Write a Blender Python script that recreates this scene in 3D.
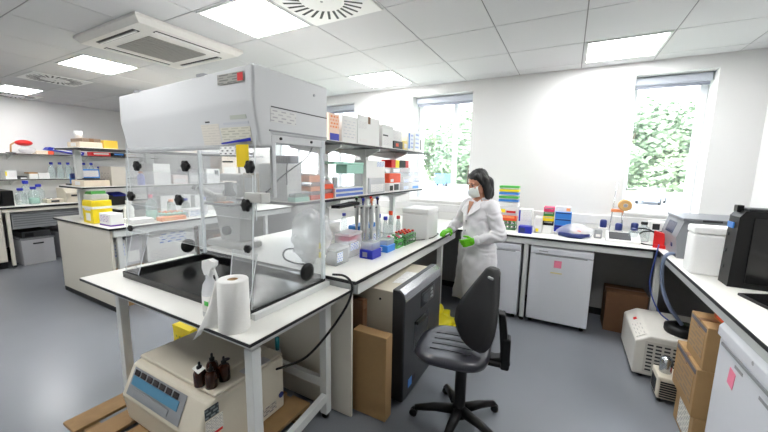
import bpy, bmesh, math, random
from mathutils import Vector, Matrix, noise
random.seed(7)
for o in list(bpy.data.objects): bpy.data.objects.remove(o, do_unlink=True)
C = bpy.context.scene.collection
PI = math.pi
# ------------------------------------------------------------------ camera, sky, sun, exposure
cam_data = bpy.data.cameras.new('camera'); cam = bpy.data.objects.new('camera', cam_data); C.objects.link(cam)
cam_data.sensor_width = 36; cam_data.lens = 333.0/768*36; cam_data.clip_start = 0.02
yaw, pitch, roll = 0.501427, 0.141937, -0.0175268
fw = Vector((-math.sin(yaw)*math.cos(pitch), math.cos(yaw)*math.cos(pitch), -math.sin(pitch)))
rt0 = Vector((math.cos(yaw), math.sin(yaw), 0)); dn0 = fw.cross(rt0)
rt = rt0*math.cos(roll) + dn0*math.sin(roll); dn = dn0*math.cos(roll) - rt0*math.sin(roll)
M = Matrix((( rt.x, -dn.x, -fw.x, 0), (rt.y, -dn.y, -fw.y, 0), (rt.z, -dn.z, -fw.z, 1.55), (0,0,0,1)))
cam.matrix_world = M
bpy.context.scene.camera = cam
sc = bpy.context.scene
sc.view_settings.view_transform = 'Standard'; sc.view_settings.look = 'None'
sc.view_settings.gamma = 1; sc.view_settings.use_curve_mapping = False
sc.view_settings.exposure = 0.82
PANEL = 16.0
SKY = 3.6
w = bpy.data.worlds.new('sky'); sc.world = w; w.use_nodes = True
nt = w.node_tree; bg = nt.nodes['Background']
tc = nt.nodes.new('ShaderNodeTexCoord'); sep = nt.nodes.new('ShaderNodeSeparateXYZ'); rp = nt.nodes.new('ShaderNodeValToRGB')
nt.links.new(tc.outputs['Generated'], sep.inputs[0]); nt.links.new(sep.outputs['Z'], rp.inputs[0]); nt.links.new(rp.outputs[0], bg.inputs[0])
rp.color_ramp.elements[0].color = (0.95,0.97,1,1); rp.color_ramp.elements[1].color = (0.72,0.84,1,1)
bg.inputs[1].default_value = SKY
sun_d = bpy.data.lights.new('sun','SUN'); sun_d.energy = 6.0; sun_d.angle = 0.3; sun_d.color = (1,.97,.92)
sun = bpy.data.objects.new('sun', sun_d); C.objects.link(sun); sun.rotation_euler = (math.radians(50), math.radians(12), 0)

# ------------------------------------------------------------------ materials
MATS = {}; WL = {}       # WL: where each thing's origin stands, so parts can be given in room coordinates
def lin(c):
    return tuple((v/12.92 if v <= .04045 else ((v+.055)/1.055)**2.4) for v in c)
def mat(name, rgb, rough=.5, metal=0, var=.04, scale=30, bump=0, emit=0, alpha=None, spec=None, trans=None):
    if name in MATS: return MATS[name]
    m = bpy.data.materials.new(name); m.use_nodes = True; n = m.node_tree; p = n.nodes['Principled BSDF']
    col = lin(rgb)
    tcn = n.nodes.new('ShaderNodeTexCoord')
    nz = n.nodes.new('ShaderNodeTexNoise'); nz.inputs['Scale'].default_value = scale; nz.inputs['Detail'].default_value = 3
    n.links.new(tcn.outputs['Object'], nz.inputs['Vector'])
    mx = n.nodes.new('ShaderNodeMix'); mx.data_type = 'RGBA'
    mx.inputs[6].default_value = tuple(max(0, v*(1-var)) for v in col)+(1,)
    mx.inputs[7].default_value = tuple(min(1, v*(1+var)) for v in col)+(1,)
    n.links.new(nz.outputs['Fac'], mx.inputs[0]); n.links.new(mx.outputs[2], p.inputs['Base Color'])
    p.inputs['Roughness'].default_value = rough; p.inputs['Metallic'].default_value = metal
    if spec is not None: p.inputs['Specular IOR Level'].default_value = spec
    if bump:
        b = n.nodes.new('ShaderNodeBump'); b.inputs['Strength'].default_value = bump; b.inputs['Distance'].default_value = .01
        n.links.new(nz.outputs['Fac'], b.inputs['Height']); n.links.new(b.outputs[0], p.inputs['Normal'])
    if emit:
        p.inputs['Emission Color'].default_value = col+(1,); p.inputs['Emission Strength'].default_value = emit
    if alpha is not None:       # see-through sheet: mostly transparent, a little gloss and a little body
        out = n.nodes['Material Output']; tr = n.nodes.new('ShaderNodeBsdfTransparent'); mxs = n.nodes.new('ShaderNodeMixShader')
        tr.inputs[0].default_value = tuple(trans or (.97,.98,.98))+(1,)
        mxs.inputs[0].default_value = alpha; body = p.outputs[0]
        if alpha > .3:          # milky plastic lets light through from behind
            tl = n.nodes.new('ShaderNodeBsdfTranslucent'); tl.inputs[0].default_value = col+(1,); mb = n.nodes.new('ShaderNodeMixShader'); mb.inputs[0].default_value = .5
            n.links.new(p.outputs[0], mb.inputs[1]); n.links.new(tl.outputs[0], mb.inputs[2]); body = mb.outputs[0]
        n.links.new(tr.outputs[0], mxs.inputs[1]); n.links.new(body, mxs.inputs[2]); n.links.new(mxs.outputs[0], out.inputs[0])
    MATS[name] = m; return m
def print_mat(name, paper, ink, rows=8, cols=4, mortar=.55, off=.37):
    """paper with rows of small unreadable print (brick pattern: the bricks are the ink dashes)"""
    if name in MATS: return MATS[name]
    m = mat(name, paper, .6, var=.02); n = m.node_tree; p = n.nodes['Principled BSDF']
    t = n.nodes.new('ShaderNodeTexCoord'); br = n.nodes.new('ShaderNodeTexBrick')
    mp = n.nodes.new('ShaderNodeMapping'); mp.inputs['Scale'].default_value = (1, 1, 1)
    n.links.new(t.outputs['UV'], mp.inputs[0]); n.links.new(mp.outputs[0], br.inputs['Vector'])
    br.inputs['Color1'].default_value = lin(ink)+(1,); br.inputs['Color2'].default_value = tuple(.5*(a+b) for a, b in zip(lin(ink), lin(paper)))+(1,)
    br.inputs['Mortar'].default_value = lin(paper)+(1,)
    br.inputs['Scale'].default_value = 1; br.inputs['Brick Width'].default_value = 1/cols; br.inputs['Row Height'].default_value = 1/rows
    br.inputs['Mortar Size'].default_value = mortar/rows/2; br.inputs['Mortar Smooth'].default_value = 0; br.offset = off
    n.links.new(br.outputs['Color'], p.inputs['Base Color']); return m
white = mat('white_paint', (.93,.93,.92), .55, var=.015, scale=4)
wallm = mat('wall_paint', (.885,.885,.88), .7, var=.012, scale=3)
ceilm = mat('ceiling_tile', (.80,.80,.805), .85, var=.03, scale=220, bump=.05)
gridm = mat('ceiling_joint', (.50,.50,.50), .8)
lam = mat('white_laminate', (.93,.925,.90), .32, var=.012, scale=6)
edge = mat('black_edge', (.07,.07,.085), .45)
wmet = mat('white_metal', (.86,.87,.86), .38, var=.015)
cream = mat('cream_board', (.86,.84,.79), .5, var=.015)
gmet = mat('grey_metal', (.62,.63,.64), .35, .3)
smet = mat('steel', (.75,.76,.77), .25, .9)
hoodm = mat('hood_enamel', (.81,.815,.82), .36, var=.012, scale=5)
black = mat('black_plastic', (.03,.03,.034), .45, spec=.35)
blackg = mat('black_gloss', (.03,.03,.035), .14, var=.1, scale=8)
dark = mat('dark_grey_plastic', (.175,.18,.19), .42)
darkp = mat('dark_panel', (.16,.16,.17), .6)
card = mat('cardboard', (.66,.53,.36), .8, var=.07, scale=25)
cardd = mat('brown_cardboard', (.47,.34,.24), .8, var=.07, scale=25)
cardt = mat('parcel_tape', (.50,.36,.24), .35)
beige = mat('beige_plastic', (.83,.80,.73), .42, var=.015)
styro = mat('polystyrene', (.98,.98,.975), .85, var=.02, scale=300, bump=.08)
paper = mat('white_paper', (.95,.95,.93), .8, var=.01)
tissue = mat('tissue', (.96,.955,.94), .9, var=.02, scale=120, bump=.1)
acry = mat('clear_acrylic', (.97,.975,.98), .06, alpha=.13, trans=(.985,.99,.99))  # white body raised to lay a hazy veil over what stands behind
acryedge = mat('acrylic_edge', (.93,.95,.96), .2, alpha=.75)
glass = mat('window_glass', (.9,.95,.95), .02, alpha=.05, trans=(.985,.99,.99))
clear = mat('clear_plastic', (.96,.97,.98), .15, alpha=.31)
clearb = mat('frosted_plastic', (.97,.97,.98), .3, alpha=.58)
bagm = mat('polythene', (.98,.98,.99), .2, alpha=.46, scale=30, bump=.5)
gls = mat('bottle_glass', (.85,.92,.92), .05, alpha=.28)
amber = mat('amber_glass', (.22,.10,.05), .12, var=.1)
blue = mat('blue_plastic', (.10,.16,.68), .4)
lblue = mat('light_blue_plastic', (.22,.52,.85), .4)
navy = mat('navy_plastic', (.11,.17,.42), .4)
green = mat('green_plastic', (.33,.74,.32), .4)
dgreen = mat('dark_green_plastic', (.22,.52,.20), .45)
teal = mat('pale_green_plastic', (.68,.87,.80), .4)
orange = mat('orange_plastic', (.97,.60,.38), .4)
ored = mat('orange_red_plastic', (.93,.32,.15), .4)
red = mat('red_plastic', (.84,.10,.10), .4)
pink = mat('pink_plastic', (.90,.25,.45), .45)
pinkn = mat('pink_paper', (.97,.55,.66), .8)
yellow = mat('yellow_plastic', (.97,.87,.10), .45)
yellowp = mat('yellow_paper', (.93,.80,.10), .8)
purple = mat('purple_print', (.42,.22,.62), .5)
copper = mat('copper_head', (.83,.66,.42), .4, .2)
wood = mat('pallet_wood', (.58,.46,.31), .8, var=.4, scale=9)
greygrille = mat('grey_grille', (.62,.61,.59), .6)
glovem = mat('green_nitrile', (.42,.80,.10), .42, var=.08, scale=60)
pl_txt = print_mat('printed_label', (.92,.91,.87), (.62,.62,.63), 9, 4)
pl_small = print_mat('printed_carton', (.93,.92,.91), (.80,.81,.84), 6, 3, .75)
pl_card = print_mat('printed_cardboard', (.66,.53,.36), (.55,.47,.38), 6, 2, .5)
pl_blue = print_mat('blue_print', (.90,.92,.95), (.25,.42,.80), 4, 3, .6)
pl_note = print_mat('handwriting', (.95,.95,.94), (.2,.2,.25), 3, 3, .6)
skin = mat('skin', (.78,.56,.45), .55, var=.04, scale=40)
hairm = mat('black_hair', (.045,.038,.036), .55, var=.3, scale=120)
coatm = mat('white_cotton', (.88,.875,.885), .85, var=.02, scale=150, bump=.03)
trousm = mat('black_cloth', (.05,.05,.06), .85)
maskm = mat('mask_fabric', (.90,.92,.90), .85)
eyem = mat('dark_eye', (.06,.04,.04), .3)

# ------------------------------------------------------------------ mesh helpers
def bm_new(): return bmesh.new()
def _face_mi(bm, before, mi):
    if mi:
        for f in bm.faces:
            if f not in before: f.material_index = mi
def add_box(bm, x0, x1, y0, y1, z0, z1, bev=0, mi=0, rot=None, piv=None):
    t = bmesh.new()
    bmesh.ops.create_cube(t, size=1)
    for v in t.verts:
        v.co = Vector((x0+(x1-x0)*(v.co.x+.5), y0+(y1-y0)*(v.co.y+.5), z0+(z1-z0)*(v.co.z+.5)))
    if bev: bmesh.ops.bevel(t, geom=list(t.edges), offset=min(bev, .45*min(abs(x1-x0),abs(y1-y0),abs(z1-z0))), segments=2, profile=.5, affect='EDGES')
    if rot:
        pv = Vector(piv) if piv else Vector(((x0+x1)/2,(y0+y1)/2,(z0+z1)/2))
        for v in t.verts: v.co = rot @ (v.co-pv) + pv
    merge(bm, t, mi); return bm
def merge(bm, t, mi=0):
    mp = {}
    for v in t.verts: mp[v] = bm.verts.new(v.co)
    for f in t.faces:
        try:
            nf = bm.faces.new([mp[v] for v in f.verts]); nf.material_index = mi if mi else f.material_index; nf.smooth = f.smooth
        except ValueError: pass
    t.free()
def box(*a, **k): return add_box(bm_new(), *a, **k)
def frame_of(d):
    d = Vector(d).normalized(); a = Vector((0,0,1)) if abs(d.z) < .95 else Vector((1,0,0))
    u = d.cross(a).normalized(); return u, d.cross(u).normalized()
def add_tube(bm, pts, r, seg=10, mi=0, caps=True, smooth=True):
    pts = [Vector(p) for p in pts]; rs = r if isinstance(r, (list,tuple)) else [r]*len(pts)
    rings = []; u = None
    for i, p in enumerate(pts):
        d = (pts[min(i+1,len(pts)-1)] - pts[max(i-1,0)])
        if d.length < 1e-9: d = Vector((0,0,1))
        d.normalize()
        if u is None: u, vv = frame_of(d)
        else:
            u = (u - d*u.dot(d)).normalized(); vv = d.cross(u)
        vv = d.cross(u)
        rings.append([bm.verts.new(p + (u*math.cos(2*PI*k/seg)+vv*math.sin(2*PI*k/seg))*rs[i]) for k in range(seg)])
    for a, b in zip(rings, rings[1:]):
        for k in range(seg):
            f = bm.faces.new((a[k], a[(k+1)%seg], b[(k+1)%seg], b[k])); f.material_index = mi; f.smooth = smooth
    if caps:
        f = bm.faces.new(rings[0][::-1]); f.material_index = mi
        f = bm.faces.new(rings[-1]); f.material_index = mi
    return bm
def tube(*a, **k): return add_tube(bm_new(), *a, **k)
def add_lathe(bm, prof, cx, cy, z0=0, seg=20, mi=0, axis='z'):
    """prof: list of (radius, height)"""
    rings = []
    def P(r, h, k):
        a = 2*PI*k/seg; c, s = r*math.cos(a), r*math.sin(a)
        if axis == 'z': return (cx+c, cy+s, z0+h)
        if axis == 'y': return (cx+c, z0+h, cy+s)      # cx=x, cy=z, z0=y
        return (z0+h, cx+c, cy+s)                       # cx=y, cy=z, z0=x
    for r, h in prof: rings.append([bm.verts.new(P(max(r,1e-4), h, k)) for k in range(seg)])
    for a, b in zip(rings, rings[1:]):
        for k in range(seg):
            f = bm.faces.new((a[k], a[(k+1)%seg], b[(k+1)%seg], b[k])); f.material_index = mi; f.smooth = True
    f = bm.faces.new(rings[0][::-1]); f.material_index = mi
    f = bm.faces.new(rings[-1]); f.material_index = mi
    return bm
def lathe(*a, **k): return add_lathe(bm_new(), *a, **k)
def add_prism(bm, poly, vec, mi=0):
    vec = Vector(vec); a = [bm.verts.new(Vector(p)) for p in poly]; b = [bm.verts.new(Vector(p)+vec) for p in poly]; n = len(poly)
    f = bm.faces.new(a[::-1]); f.material_index = mi; f = bm.faces.new(b); f.material_index = mi
    for i in range(n):
        f = bm.faces.new((a[i], a[(i+1)%n], b[(i+1)%n], b[i])); f.material_index = mi
    return bm
def prism(*a, **k): return add_prism(bm_new(), *a, **k)
def add_ell(bm, c, r, mi=0, seg=16, rot=None):
    t = bmesh.new(); bmesh.ops.create_uvsphere(t, u_segments=seg, v_segments=max(8, seg*2//3), radius=1)
    r = (r,r,r) if isinstance(r,(int,float)) else r
    for v in t.verts:
        p = Vector((v.co.x*r[0], v.co.y*r[1], v.co.z*r[2]))
        if rot: p = rot @ p
        v.co = p + Vector(c)
    for f in t.faces: f.smooth = True
    merge(bm, t, mi); return bm
def ell(*a, **k): return add_ell(bm_new(), *a, **k)
def add_caps(bm, a, b, ra, rb):
    """tapered capsule (closed convex piece)"""
    t = bmesh.new()
    for c, r in ((a,ra),(b,rb)):
        s = bmesh.ops.create_icosphere(t, subdivisions=2, radius=r)
        for v in s['verts']: v.co += Vector(c)
    bmesh.ops.convex_hull(t, input=list(t.verts)); 
    for v in [v for v in t.verts if not v.link_faces]: t.verts.remove(v)
    merge(bm, t); return bm
def add_hull(bm, rings, seg=18):
    """closed pieces between successive rings (centre, u-vector, v-vector)"""
    pts = [[Vector(c)+Vector(u)*math.cos(2*PI*k/seg)+Vector(v)*math.sin(2*PI*k/seg) for k in range(seg)] for c,u,v in rings]
    t = bmesh.new(); rr = [[t.verts.new(p) for p in ring] for ring in pts]
    for a, b in zip(rr, rr[1:]):
        for k in range(seg): t.faces.new((a[k], a[(k+1)%seg], b[(k+1)%seg], b[k]))
    t.faces.new(rr[0][::-1]); t.faces.new(rr[-1])
    bmesh.ops.recalc_face_normals(t, faces=list(t.faces)); merge(bm, t); return bm

def finish(name, bm, m, parent=None, uv=False):
    bmesh.ops.recalc_face_normals(bm, faces=list(bm.faces))
    me = bpy.data.meshes.new(name); bm.to_mesh(me); bm.free()
    for x in (m if isinstance(m, (list,tuple)) else [m]): me.materials.append(x)
    o = bpy.data.objects.new(name, me); C.objects.link(o)
    if parent is not None:
        o.parent = parent
        wl = WL.get(parent.name, Vector((0,0,0))); WL[o.name] = wl
        if wl.length: me.transform(Matrix.Translation(-wl))
    return o
def sm(pts, n=6):
    """smooth curve through the points"""
    P = [Vector(p) for p in pts]; out = []
    for i in range(len(P)-1):
        a, b, c, d = P[max(i-1,0)], P[i], P[i+1], P[min(i+2,len(P)-1)]
        for k in range(n):
            t = k/n; out.append(.5*((2*b)+(c-a)*t+(2*a-5*b+4*c-d)*t*t+(3*b-a-3*c+d)*t*t*t))
    return out+[P[-1]]
def obj(name, bm, m, parent=None): return finish(name, bm, m, parent)
def thing(name, label, cat, loc=(0,0,0), group=None):
    """an Empty at the thing's base; parts are given in room coordinates and hang from it"""
    o = bpy.data.objects.new(name, None); C.objects.link(o); o.empty_display_size = .05
    o.location = loc; WL[o.name] = Vector(loc); o['label'] = label; o['category'] = cat
    if group: o['group'] = group
    return o
def tag(o, label, cat, group=None, kind=None):
    o['label'] = label; o['category'] = cat
    if group: o['group'] = group
    if kind: o['kind'] = kind
    return o
def struct(name, bm, m, parent=None):
    o = finish(name, bm, m, parent)
    if parent is None: o['kind'] = 'structure'
    return o
def dup(root, loc, rotz=None, label=None, group=None):
    r = root.copy(); C.objects.link(r); r.location = loc
    if rotz is not None: r.rotation_euler = (0,0,rotz)
    if label: r['label'] = label
    if group: r['group'] = group
    for ch in list(root.children):
        c = ch.copy(); C.objects.link(c); c.parent = r
        for g in list(ch.children):
            d = g.copy(); C.objects.link(d); d.parent = c
    return r
def plate(face, b, u0, v0, u1, v1, th=.0015):
    """a thin printed plate on one face of the box b, with its own UV"""
    x0,x1,y0,y1,z0,z1 = b; bm = bm_new()
    L = lambda a, c, t: a+(c-a)*t
    if face == '+x': q = [(x1, L(y0,y1,u), L(z0,z1,v)) for u,v in ((u0,v0),(u1,v0),(u1,v1),(u0,v1))]; n = Vector((th,0,0))
    elif face == '-x': q = [(x0, L(y1,y0,u), L(z0,z1,v)) for u,v in ((u0,v0),(u1,v0),(u1,v1),(u0,v1))]; n = Vector((-th,0,0))
    elif face == '-y': q = [(L(x0,x1,u), y0, L(z0,z1,v)) for u,v in ((u0,v0),(u1,v0),(u1,v1),(u0,v1))]; n = Vector((0,-th,0))
    else: q = [(L(x0,x1,u), L(y0,y1,v), z1) for u,v in ((u0,v0),(u1,v0),(u1,v1),(u0,v1))]; n = Vector((0,0,th))
    return quad_plate(q, n)
def quad_plate(q, n):
    bm = bm_new(); n = Vector(n)
    a = [bm.verts.new(Vector(p)) for p in q]; b = [bm.verts.new(Vector(p)+n) for p in q]
    uvl = bm.loops.layers.uv.new('UVMap')
    f = bm.faces.new(b)
    for l, c in zip(f.loops, ((0,0),(1,0),(1,1),(0,1))): l[uvl].uv = c
    bm.faces.new(a[::-1])
    for i in range(4): bm.faces.new((a[i], a[(i+1)%4], b[(i+1)%4], b[i]))
    return bm
def carton(label, b, m=card, name='cardboard_box', cat='box', labels=(), tape=None, lid=None, group=None, bev=.004):
    """a box with its lid, tape and printed plates; labels: (face,u0,v0,u1,v1,material[,part name])"""
    x0,x1,y0,y1,z0,z1 = b
    t = thing(name, label, cat, ((x0+x1)/2,(y0+y1)/2,z0), group)
    zt = z1 - (lid[0] if lid else 0)
    obj('body', box(x0,x1,y0,y1,z0,zt, bev=bev), m, t)
    if lid: obj('lid', box(x0-.003,x1+.003,y0-.003,y1+.003,zt,z1, bev=bev), lid[1], t)
    if tape:
        bm = bm_new(); yc = (y0+y1)/2; xc = (x0+x1)/2
        if tape == 'y':
            add_box(bm, xc-.02,xc+.02, y0-.001,y1+.001, z1-.0005,z1+.001); add_box(bm, xc-.02,xc+.02, y0-.001,y0+.0005, z1-.06,z1+.001)
        else:
            add_box(bm, x0-.001,x1+.001, yc-.02,yc+.02, z1-.0005,z1+.001); add_box(bm, x0-.001,x0+.0005, yc-.02,yc+.02, z1-.06,z1+.001)
            add_box(bm, x1-.0005,x1+.001, yc-.02,yc+.02, z1-.06,z1+.001)
        obj('tape', bm, cardt, t)
    for l in labels:
        bb = b if not lid else (x0-.003,x1+.003,y0-.003,y1+.003,z0,z1)
        obj(l[6] if len(l) > 6 else 'printed_label', plate(l[0], bb, *l[1:5]), l[5], t)
    return t
def bottle(label, x, y, z, r, h, glass_m, cap_m, name='bottle', cat='bottle', group=None, liquid=None, neck=.42):
    t = thing(name, label, cat, (x,y,z), group)
    obj('body', lathe([(r*.92,0),(r,h*.03),(r,h*.60),(r*.8,h*.72),(r*neck,h*.80),(r*neck,h*.90)], x, y, z, 14), glass_m, t)
    obj('cap', lathe([(r*neck*1.25,h*.86),(r*neck*1.3,h*.88),(r*neck*1.3,h*.99),(r*neck*1.1,h)], x, y, z, 14), cap_m, t)
    if liquid: obj('liquid', lathe([(r*.88,h*.02),(r*.93,h*.04),(r*.93,h*.36)], x, y, z, 14), liquid, t)
    return t
# ------------------------------------------------------------------ room
XL, XR, YB, YF, H = -8.3, 1.45, 4.2, -1.6, 2.62
def floor_mat():
    m = mat('vinyl_floor', (.49,.505,.53), .27, var=.05, scale=3, spec=.5); n = m.node_tree; p = n.nodes['Principled BSDF']
    t = n.nodes.new('ShaderNodeTexCoord'); v = n.nodes.new('ShaderNodeTexNoise'); v.inputs['Scale'].default_value = 260
    n.links.new(t.outputs['Object'], v.inputs['Vector'])
    mx = n.nodes.new('ShaderNodeMix'); mx.data_type = 'RGBA'; mx.inputs[0].default_value = .25; mx.blend_type = 'OVERLAY'
    src = p.inputs['Base Color'].links[0].from_socket
    n.links.new(src, mx.inputs[6]); n.links.new(v.outputs['Fac'], mx.inputs[7]); n.links.new(mx.outputs[2], p.inputs['Base Color']); return m
struct('floor', box(XL-.3, XR+.3, YF-.3, YB+.3, -.12, 0), floor_mat())
# ceiling: lay-in tiles with a dark joint between them
gx = [1.45,1.22,.62,.02,-.58,-1.18,-1.79,-2.41,-3.05,-3.68,-4.30,-4.97,-5.61,-6.3,-7.0,-7.7,-8.3]
gy = [4.2,4.0,3.39,2.74,2.11,1.55,.95,.35,-.25,-.85,-1.6]
lights = [(.04,.605,3.40,3.99),(-2.395,-1.805,3.40,3.99),(-2.395,-1.805,1.565,2.095),(-4.96,-4.31,1.60,2.11),(-7.69,-7.01,1.68,2.10),
          (.04,.605,1.565,2.095),(-2.395,-1.805,-.24,.34),(-4.955,-4.345,-.24,.34),(-4.955,-4.345,3.40,3.99)]  # last four are unseen, added along the grid to brighten the hood front
bm = box(XL-.3, XR+.3, YF-.3, YB+.3, H+.004, H+.15, mi=1)
for i in range(len(gx)-1):
    for j in range(len(gy)-1):
        a0, a1, b0, b1 = gx[i+1]+.004, gx[i]-.004, gy[j+1]+.004, gy[j]-.004
        add_box(bm, a0, a1, b0, b1, H, H+.01)
struct('ceiling', bm, [ceilm, gridm])
struct('wall_left', box(XL-.3, XL, YF-.3, YB+.3, 0, H+.01), wallm)
struct('wall_right', box(XR, XR+.3, YF-.3, YB+.3, 0, H+.01), wallm)
struct('wall_front', box(XL-.3, XR+.3, YF-.3, YF, 0, H+.01), wallm)
wins = [(.50,1.11),(-1.90,-1.10),(-4.60,-2.83)]; WB, WT, WD = 1.13, 2.50, .34
bm = bm_new(); xs = [XR+.3]
add_box(bm, XL-.3, XR+.3, YB, YB+WD, 0, WB); add_box(bm, XL-.3, XR+.3, YB, YB+WD, WT, H+.01)
prev = XR+.3
for a, b in wins: add_box(bm, b, prev, YB, YB+WD, WB, WT); prev = a
add_box(bm, XL-.3, prev, YB, YB+WD, WB, WT)
struct('wall_back', bm, wallm)
plv = mat('window_frame_paint', (.93,.94,.95), .4)
for i, (a, b) in enumerate(wins):
    y = YB+.24; bm = bm_new()
    add_box(bm, a, a+.06, y, y+.07, WB, WT, .006); add_box(bm, b-.06, b, y, y+.07, WB, WT, .006)
    add_box(bm, a+.06, b-.06, y, y+.07, WB, WB+.06, .006); add_box(bm, a+.06, b-.06, y, y+.07, WT-.06, WT, .006)
    f = struct('window_%d' % (i+1), bm, plv)
    n = {0:0, 1:1, 2:3}[i]
    for k in range(n):
        xm = a+(b-a)*(k+1)/(n+1)+(.12 if i == 1 else 0); struct('mullion', box(xm-.03, xm+.03, y+.005, y+.065, WB+.06, WT-.06, .006), plv, f)
    struct('window_pane', box(a+.06, b-.06, y+.03, y+.036, WB+.06, WT-.06), glass, f)
    struct('window_sill', box(a, b, YB-.02, y, WB-.005, WB+.02, .004), white, f)
    nm = ('right-hand window','middle window behind the person','far window behind the shelving')[i]
    t = thing('roller_blind', 'rolled up pale grey roller blind at the top of the '+nm, 'blind', ((a+b)/2, YB+.15, WT-.1), 'roller blinds rolled up at the windows')
    obj('cassette', box(a+.01, b-.01, YB+.10, YB+.18, WT-.085, WT-.004, .015), mat('blind_fabric', (.74,.76,.80), .6), t)
    obj('bottom_bar', box(a+.02, b-.02, YB+.125, YB+.15, WT-.115, WT-.085, .006), mat('blind_bar', (.60,.62,.67), .5), t)
struct('trim_1', box(XL, XR, YB-.045, YB, 1.0, 1.10, .006), mat('dado_trunking', (.87,.87,.87), .45))
struct('trim_2', box(XL, XR, YB-.02, YB, .9, 1.0, .003), white)
struct('baseboard_back', box(XL, XR, YB-.012, YB, 0, .1), darkp)
struct('baseboard_right', box(XR-.012, XR, YF, YB-.012, 0, .1), darkp)
struct('baseboard_left', box(XL, XL+.012, YF, YB-.012, 0, .1), darkp)

# ------------------------------------------------------------------ outside
lawn = mat('lawn', (.72,.76,.66), .95, var=.2, scale=.8); asph = mat('asphalt', (.74,.74,.75), .95)  # lawn and asphalt colours paled to carry the overexposed daylight
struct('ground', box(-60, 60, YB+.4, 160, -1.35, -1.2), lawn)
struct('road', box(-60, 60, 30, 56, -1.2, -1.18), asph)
leafm = [mat('leaf_a', (.56,.64,.53), .9, var=.35, scale=2.5), mat('leaf_b', (.60,.67,.55), .9, var=.35, scale=2.5), mat('leaf_c', (.54,.62,.54), .9, var=.35, scale=2.5)]  # leaf colours lightened to carry the washed-out window glare
bark = mat('bark', (.35,.29,.24), .9, var=.3)
def foliage(seed, rx, rz, zc):
    rng = random.Random(seed); bm = bm_new()
    blobs = [(Vector((rng.uniform(-.6,.6)*rx, rng.uniform(-.6,.6)*rx, zc+rng.uniform(-.85,.7)*rz)), rng.uniform(.32,.5)*rx) for _ in range(22)]
    for _ in range(5200):
        c, r = rng.choice(blobs); d = Vector((rng.gauss(0,1), rng.gauss(0,1), rng.gauss(0,1))).normalized()
        p = c + d*r*rng.uniform(.7,1.05); s = rng.uniform(.10,.24)
        u, v = frame_of(d+Vector((rng.uniform(-.6,.6),rng.uniform(-.6,.6),rng.uniform(-.6,.6))))
        bm.faces.new([bm.verts.new(p+u*s), bm.verts.new(p+v*s*.6), bm.verts.new(p-u*s), bm.verts.new(p-v*s*.6)])
    return bm
tk = 0
protos = []
tspec = [(-16,34,1.0,'behind the far window'),(-12.9,36,1.05,'seen through the shelving'),(-10.5,30,.95,'left in the middle window'),(-8.0,31,1.08,'at the centre of the middle window'),(-5.6,33,1.0,'right in the middle window'),
         (1.8,29,.85,'at the left edge of the right-hand window'),(3.7,31,1.05,'at the middle of the right-hand window'),(5.7,30,.95,'at the right edge of the right-hand window'),(-20.5,36,1.1,'furthest left beyond the far window'),(7.9,33,1.1,'hidden partly by the right window jamb')]
for i, (x, y, s, wh) in enumerate(tspec):
    lab = 'pale green leafy tree outdoors '+wh; x *= 2.05; y = 2.05*y + (i % 3)*5; s *= 2.25
    if i < 3:
        t = thing('tree', lab, 'tree', (x,y,-1.2), 'trees beyond the car park')
        tr = tube([(0,0,0),(.05,.02,1.5),(0,.05,3.2)], [.22,.17,.1], 10); 
        for a in range(4): add_tube(tr, [(0,.02,1.6+.3*a),(math.cos(a*1.7)*.9,math.sin(a*1.7)*.9,2.8+.4*a)], [.09,.03], 6)
        o = finish('trunk', tr, bark); o.parent = t
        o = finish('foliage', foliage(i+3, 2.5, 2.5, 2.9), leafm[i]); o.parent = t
        t.scale = (s,s,s); protos.append(t)
    else:
        t = dup(protos[i % 3], (x,y,-1.2), i*1.3, lab); t.scale = (s,s,s)
def car(label, x, y, paint, van=False, rz=0):
    t = thing('car' if not van else 'van', label, 'car' if not van else 'van', (x,y,-1.18))
    if van: prof = [(-2.3,.35),(2.2,.35),(2.3,.9),(1.9,1.15),(1.4,1.95),(-2.2,2.0),(-2.35,1.2)]; g = [(1.0,1.2),(1.75,1.2),(1.38,1.75),(1.0,1.8)]
    else: prof = [(-2.1,.3),(2.05,.3),(2.1,.65),(1.9,.85),(1.0,.95),(.35,1.42),(-1.1,1.45),(-1.75,1.0),(-2.1,.9)]; g = [(-1.35,1.0),(.8,1.0),(.3,1.34),(-1.0,1.37)]
    W = .85
    o = finish('body', prism([(a,-W,b) for a,b in prof], (0,2*W,0)), paint); o.parent = t
    o = finish('side_window', prism([(a,-W-.01,b) for a,b in g], (0,2*W+.02,0)), blackg); o.parent = t
    for a in (-1.3,1.3):
        for sgn in (-1,1):
            o = finish('wheel', lathe([(.2,-.1),(.31,-.09),(.32,0),(.31,.09),(.2,.1)], a, .32, sgn*.8, 16, axis='y'), black); o.parent = t
    t.rotation_euler = (0,0,rz)
car('small blue-grey car parked outside the right-hand window', 6.7, 38, mat('car_paint', (.52,.56,.64), .3), rz=1.25)
car('blue van parked outside the middle window', -18.4, 55, mat('van_paint', (.30,.48,.80), .35), True, 1.5)

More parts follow.
